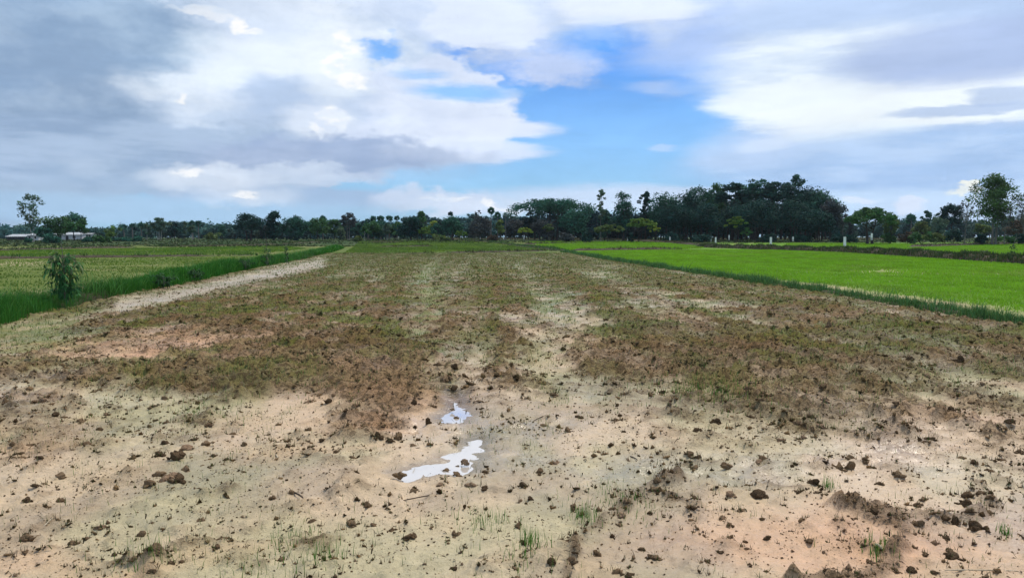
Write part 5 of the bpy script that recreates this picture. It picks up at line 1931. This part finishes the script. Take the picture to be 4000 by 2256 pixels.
# ------------------------------------------------------------------ young plants on the banks
def leaf_strip(r, base, direc, L, wd, droop):
    """a lance-shaped leaf of six faces, folded along its midrib"""
    d = direc / (np.linalg.norm(direc) + 1e-9)
    s = np.cross(d, [0, 0, 1.0])
    s /= np.linalg.norm(s) + 1e-9
    V, F = [], []
    for i, t in enumerate((0, 0.3, 0.65, 1.0)):
        c = base + d * L * t + np.array([0, 0, -droop * L * t * t])
        w = wd * (0.25, 1.0, 0.75, 0.02)[i] / 2
        V += [c - s * w + np.array([0, 0, 0.15 * w]), c, c + s * w + np.array([0, 0, 0.15 * w])]
    for i in range(3):
        for j in range(2):
            a = i * 3 + j
            F.append([a, a + 1, a + 4, a + 3])
    return V, F


def sapling(name, label, px, D, foot_z, height, width, n_br, leaves, L, wd, col, seed, pale=0.2, top_shoot=0.0, cat='sapling', low=0.05, droop=0.5):
    r = np.random.default_rng(seed)
    x = (px - 2000.0) / FPX * D
    root = empty(name, (x, D, foot_z))
    tag(root, label, cat)
    T = Tubes(5)
    st = bez(np.zeros(3), np.array([0.04 * height, 0.02, height * .5]), np.array([-0.03 * height, 0, height + top_shoot]), 10)
    T.add(st, np.linspace(0.016, 0.004, 10) * (1 + height * 0.3))
    obj('stem', T.mesh('stem'), M_BARKG, root)
    for q in range(n_br):
        t = low + (0.97 - low) * (q + r.uniform(0, 1)) / n_br
        zq = height * t
        p0 = np.array([np.interp(zq, st[:, 2], st[:, 0]), np.interp(zq, st[:, 2], st[:, 1]), zq])
        th = q * 2.4 + r.uniform(-.4, .4)
        reach = width / 2 * (0.55 + 0.45 * math.sin(math.pi * min(1, t * 0.9 + 0.1))) * r.uniform(0.7, 1.1)
        p2 = p0 + np.array([math.cos(th) * reach, math.sin(th) * reach, reach * r.uniform(0.15, 0.7)])
        br = bez(p0, (p0 + p2) / 2 + np.array([0, 0, 0.12 * reach]), p2, 6)
        B = Tubes(4)
        B.add(br, np.linspace(0.007, 0.002, 6))
        bo = obj('branch', B.mesh('branch'), M_BARKG, root)
        VV, FF, CC, off = [], [], [], 0
        for k in range(leaves):
            u = r.uniform(0.15, 1.0)
            j = u * 5
            i0 = min(4, int(j))
            b = br[i0] + (br[i0 + 1] - br[i0]) * (j - i0)
            dv = np.array([math.cos(th), math.sin(th), -0.2]) * 0.6 + r.normal(size=3) * 0.7
            V, F = leaf_strip(r, b, dv, L * r.uniform(0.6, 1.25), wd * r.uniform(0.7, 1.2), droop * r.uniform(0.4, 1.5))
            VV += V
            FF += [[a + off for a in f] for f in F]
            off += len(V)
            c = np.array(col) * r.uniform(0.6, 1.4)
            if r.uniform() < pale * (t ** 2) * 2.0:
                c = np.array([0.22, 0.26, 0.13]) * r.uniform(0.7, 1.2)
            CC += [c] * len(V)
        obj('foliage', np_mesh('foliage', np.array(VV), [np.array(FF)], cols=np.array(CC)), M_LEAF, bo)
    return root


def build_plants():
    sapling('young_tree', 'leafy dark green sapling on the grassy bank at left', 246, 20.8, 0.30, 1.20, 0.92, 44, 20, 0.18, 0.048, (0.056, 0.180, 0.060), 5, 0.24, 0.42, low=0.03)
    sapling('weed', 'tall thin weed on the bank left of centre, left of two', 1042, 46.0, 0.20, 1.15, 0.75, 18, 9, 0.17, 0.06, (0.040, 0.095, 0.035), 6, 0.1, 0.9, 'weed')
    sapling('weed', 'thin upright weed on the bank left of centre, right of two', 1120, 50.0, 0.20, 1.30, 0.38, 14, 8, 0.17, 0.06, (0.045, 0.10, 0.04), 7, 0.1, 0.15, 'weed')
    sapling('sapling', 'small dark sapling on the high bank at far right', 3955, 63.0, 0.42, 0.95, 0.62, 12, 7, 0.15, 0.07, (0.022, 0.050, 0.026), 8, 0.0, 0.15)
    sapling('weed', 'yellowish flowering weed on the high bank at right', 3845, 63.0, 0.42, 0.42, 0.9, 14, 10, 0.10, 0.06, (0.16, 0.21, 0.06), 9, 0.8, 0.0, 'weed')
    # leafy weeds on the left bank, along its crest
    for i, (px, py, h, w, lab) in enumerate(((640, 1112, 0.4, 0.9, 'broad-leaved weed clump on the left bank beyond the bare gap'),
                                             (760, 1085, 0.38, 0.9, 'broad-leaved weed clump midway along the left bank'),
                                             (960, 1045, 0.45, 1.1, 'leafy weed clump on the left bank before the thin weeds'))):
        q = gp(px, py, 0.2)
        sapling('weed', lab, 2000 + q[0] / q[1] * FPX, q[1], 0.12, h, w, 16, 11, 0.13, 0.065, (0.035, 0.095, 0.035), 20 + i, 0.0, 0.0, 'weed')
    # dry branch sticking out of the bank at the right edge
    for (px, py, D, label, pts) in ((3960, 930, 150, 'dry forked twig above the bank at right edge', [((0, 0, 0), (.1, 0, .6), (.35, 0, 1.2)), ((.15, 0, .65), (.3, 0, .9), (.8, 0, 1.05))]),):
        x, y, z0 = place(px, D)
        T = Tubes(5)
        for a, b, c in pts:
            T.add(bez(np.array(a) * 1.8, np.array(b) * 1.8, np.array(c) * 1.8, 6), np.linspace(0.06, 0.02, 6))
        o = obj('dry_twig', T.mesh('dry_twig'), M_BARKG, None, (x, y, z0 + 0.1))
        tag(o, label, 'twig')


build_plants()


# ------------------------------------------------------------------ sticks and straws
M_STICK = mat_bark('wet_stick', (0.045, 0.032, 0.024), (0.10, 0.075, 0.055), 30.0)
M_STRAW = mat_bark('pale_straw', (0.40, 0.34, 0.23), (0.58, 0.50, 0.36), 30.0)


def mud_z(x, y):
    X, Y = np.array([x]), np.array([y])
    return float(mud_height(X, Y, field_maps(X, Y)[0])[0])


def build_sticks():
    for (p0, p1, rad, mt, lab) in (
            ((1575, 1957), (1708, 1938), 0.0042, M_STICK, 'dark straight stick lying on pale mud below the lower puddle'),
            ((1605, 1762), (1640, 1754), 0.0040, M_STICK, 'short dark twig lying left of the lower puddle'),
            ((180, 1787), (218, 1802), 0.0040, M_STICK, 'short dark twig on pale mud at far left'),
            ((172, 2060), (205, 2034), 0.0040, M_STRAW, 'pale straw lying in the left foreground'),
            ((1145, 1940), (1185, 1955), 0.0070, M_STICK, 'short thick twig on the mud left of the long stick'),
            ((2085, 1640), (2130, 1628), 0.0045, M_STICK, 'crooked dark twig right of the upper puddle'),
            ((2460, 1785), (2490, 1795), 0.0045, M_STICK, 'curved dark twig on pale mud right of centre'),
            ((1870, 2190), (1905, 2178), 0.0040, M_STRAW, 'pale straw in the centre foreground'),
            ((3418, 2150), (3445, 2172), 0.0085, M_STRAW, 'whitish straw sheath on the dark debris at right'),
            ((3860, 1712), (3935, 1716), 0.0055, M_STICK, 'long dark twig on reddish mud at right'),
            ((3690, 2240), (3990, 2236), 0.0036, M_STRAW, 'long pale straw at the bottom right corner'),
            ((3210, 1830), (3240, 1836), 0.0050, M_STICK, 'short dark twig left of the three clods at right'),
            ((795, 1774), (812, 1776), 0.0060, M_STRAW, 'short pale chip of straw right of the large clod'),
            ((1076, 1785), (1086, 1800), 0.0060, M_STRAW, 'tiny upright pale straw left of the lower puddle')):
        a, b = gp(*p0), gp(*p1)
        za, zb = mud_z(*a) + rad * 1.2, mud_z(*b) + rad * 1.6
        m = (a + b) / 2 + np.array([0.012, -0.01])
        T = Tubes(6)
        T.add(bez(np.array([*a, za]), np.array([*m, (za + zb) / 2 + 0.012]), np.array([*b, zb]), 9), rad * np.array([.7, 1, 1.1, .95, 1.05, .9, .95, .8, .5]))
        o = obj('straw' if mt is M_STRAW else 'stick', T.mesh('stick'), mt)
        tag(o, lab, 'straw' if mt is M_STRAW else 'stick')


build_sticks()


# ------------------------------------------------------------------ clods that one can point to
def build_named_clods():
    r = np.random.default_rng(404)
    rows = [  # px, py (foot), width px, height px, colour 0-3, shape, label
        (675, 1808, 74, 44, 2, 0, 'large rounded brown clod with seedlings before it at left'),
        (575, 1905, 64, 30, 1, 1, 'squarish mud slab at left end of the broken slab heap'),
        (640, 1885, 60, 26, 3, 2, 'pink flat slab in the middle of broken slab heap'),
        (690, 1892, 72, 36, 2, 3, 'dark slanting slab at right end of the broken slab heap'),
        (620, 1862, 56, 20, 1, 4, 'greyish slab at the back left of the slab heap'),
        (665, 1866, 66, 16, 3, 5, 'thin pink slab behind the broken slab heap'),
        (722, 1845, 52, 22, 1, 6, 'pinkish block of mud above the broken slab heap'),
        (640, 1738, 40, 20, 2, 7, 'dark clod at the left of the crumbled mound'),
        (800, 1750, 56, 24, 1, 8, 'brown clod at the right of the crumbled mound'),
        (720, 1765, 60, 26, 3, 9, 'pale pink clod at the foot of crumbled mound'),
        (952, 1748, 30, 18, 1, 1, 'single reddish clod on the smooth silt left of centre'),
        (1781, 1624, 26, 16, 1, 2, 'brown clod standing in the upper puddle'),
        (1769, 1601, 20, 9, 1, 3, 'low clod at the far side of the upper puddle'),
        (1776, 1530, 30, 20, 1, 4, 'brown clod at the head of the upper puddle'),
        (1743, 1826, 32, 20, 1, 5, 'dark pointed clod standing in the lower puddle'),
        (1815, 1808, 34, 22, 3, 6, 'pale rounded clod at the right side of the lower puddle'),
        (1785, 1808, 20, 10, 1, 7, 'small flat clod inside the lower puddle'),
        (1562, 1870, 52, 30, 1, 8, 'craggy clod at the left end of the lower puddle'),
        (1782, 1856, 40, 20, 1, 9, 'craggy clod on the near shore of the lower puddle'),
        (1550, 1726, 36, 42, 1, 0, 'tall upright clod left of the puddles'),
        (1472, 1730, 30, 22, 2, 1, 'dark clod left beside the tall upright clod'),
        (1738, 1506, 58, 34, 1, 2, 'reddish clod pile above the upper puddle'),
        (1635, 1572, 34, 32, 1, 3, 'angular clod left of the upper puddle, upper of two'),
        (1617, 1602, 26, 28, 2, 4, 'angular clod left of the upper puddle, lower of two'),
        (1624, 1500, 42, 22, 3, 5, 'broad pale clod left of the reddish pile'),
        (1672, 1672, 26, 30, 2, 6, 'dark wedge clod below left of the upper puddle'),
        (1775, 1458, 32, 26, 2, 7, 'dark clod beside a gap far above the puddles, right one'),
        (1712, 1442, 44, 24, 2, 8, 'dark clod pile far above the puddles, left one'),
        (2060, 1478, 24, 20, 2, 9, 'dark angular clod on pale silt right of centre'),
        (2215, 1690, 32, 26, 1, 0, 'angular brown clod right of the puddles'),
        (2800, 1663, 44, 28, 2, 1, 'large dark clod right of centre'),
        (2725, 1695, 38, 18, 2, 2, 'dark clod left below the large dark clod'),
        (3285, 1836, 52, 30, 1, 3, 'left one of the three clods lying together at right'),
        (3335, 1834, 42, 34, 1, 4, 'right one of the three clods lying together at right'),
        (3330, 1803, 32, 16, 1, 5, 'rear one of the three clods lying together at right'),
        (2970, 1948, 64, 36, 2, 6, 'heavy dark clod in the right foreground left of the twig'),
        (3182, 1897, 46, 32, 2, 7, 'dark craggy clod behind the heavy dark clod'),
        (2845, 1847, 42, 26, 1, 8, 'reddish brown clod alone right of centre'),
        (3512, 1880, 46, 32, 1, 9, 'pointed brown clod right of the three clods'),
        (3415, 2028, 42, 28, 2, 0, 'shredded dark clod above the debris trail'),
        (3780, 1980, 62, 34, 2, 1, 'dark matted clod at the head of the debris trail'),
        (3735, 2058, 40, 46, 2, 2, 'upright dark clod right of the debris trail'),
        (3828, 2078, 70, 36, 2, 3, 'broad dark clod right of the upright one'),
        (3870, 2012, 46, 24, 1, 4, 'brown clod at the right edge above the broad dark clod'),
        (3730, 2190, 62, 36, 2, 5, 'oval dark clod in the bottom right corner'),
        (3565, 2238, 36, 26, 2, 6, 'dark clod at the bottom edge left of the oval clod'),
        (3595, 2070, 46, 26, 1, 7, 'reddish clod just right of the debris trail'),
        (3000, 2118, 34, 20, 2, 8, 'small black clod pair in the right foreground'),
        (2070, 1962, 26, 22, 2, 9, 'small dome-shaped clod right of the long stick'),
        (2040, 1908, 46, 26, 2, 0, 'dark clod with grass stubs right of the lower puddle'),
        (3755, 1428, 40, 32, 2, 1, 'dark knob of mud near the right bank'),
        (3555, 1422, 36, 26, 2, 2, 'dark knob of mud left of another near the right bank'),
        (3245, 1300, 36, 26, 1, 3, 'reddish lump near the right bank further off'),
        (555, 2108, 38, 22, 1, 4, 'square topped clod in the left foreground'),
        (100, 1968, 34, 30, 2, 5, 'dark stub of earth at the far left foreground'),
        (230, 1870, 56, 18, 1, 6, 'flat oblong clod at far left'),
        (150, 1816, 50, 16, 2, 7, 'dark flat clod at far left beyond the oblong one'),
        (1840, 1906, 44, 26, 3, 8, 'pale pink clod below the lower puddle, right of a pair'),
        (1720, 1905, 44, 24, 3, 9, 'pale pink clod below the lower puddle, left of a pair'),
    ]
    for (px, py, w, h, c, q, lab) in rows:
        p = gp(px, py)
        D = p[1]
        s = w / FPX * math.hypot(D, CAM_H) / 2
        hz = h / FPX * math.hypot(D, CAM_H)
        z = mud_z(*p)
        if 'puddle' in lab and ('standing' in lab or 'inside' in lab):
            z = PUD_Z - 0.01
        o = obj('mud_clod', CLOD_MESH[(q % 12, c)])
        o.location = (p[0], p[1] + s * 0.5, z + hz * 0.22)
        o.scale = (s * 0.92, s * r.uniform(0.75, 1.0), hz * 0.85)
        o.rotation_euler = (r.uniform(-.2, .2), r.uniform(-.2, .2), r.uniform(-.6, .6))
        tag(o, lab, 'clod', 'mud clods strewn over the near field')


build_named_clods()


# ------------------------------------------------------------------ moist air
def build_haze():
    me = box_mesh('haze', -6100, 6100, -3100, 6100, -1.6, 30.0)
    m = bpy.data.materials.new('haze_air')
    m.use_nodes = True
    nt = NT(m.node_tree)
    nt.n.clear()
    out = nt.node('ShaderNodeOutputMaterial')
    v = nt.node('ShaderNodeVolumePrincipled')
    v.inputs['Color'].default_value = (0.72, 0.86, 1.0, 1)
    v.inputs['Density'].default_value = 0.00007
    v.inputs['Anisotropy'].default_value = 0.2
    nt.l.new(v.outputs[0], out.inputs['Volume'])
    tag(obj('haze', me, m), 'thin moist air veiling the distant trees', 'haze', kind='stuff')


build_haze()
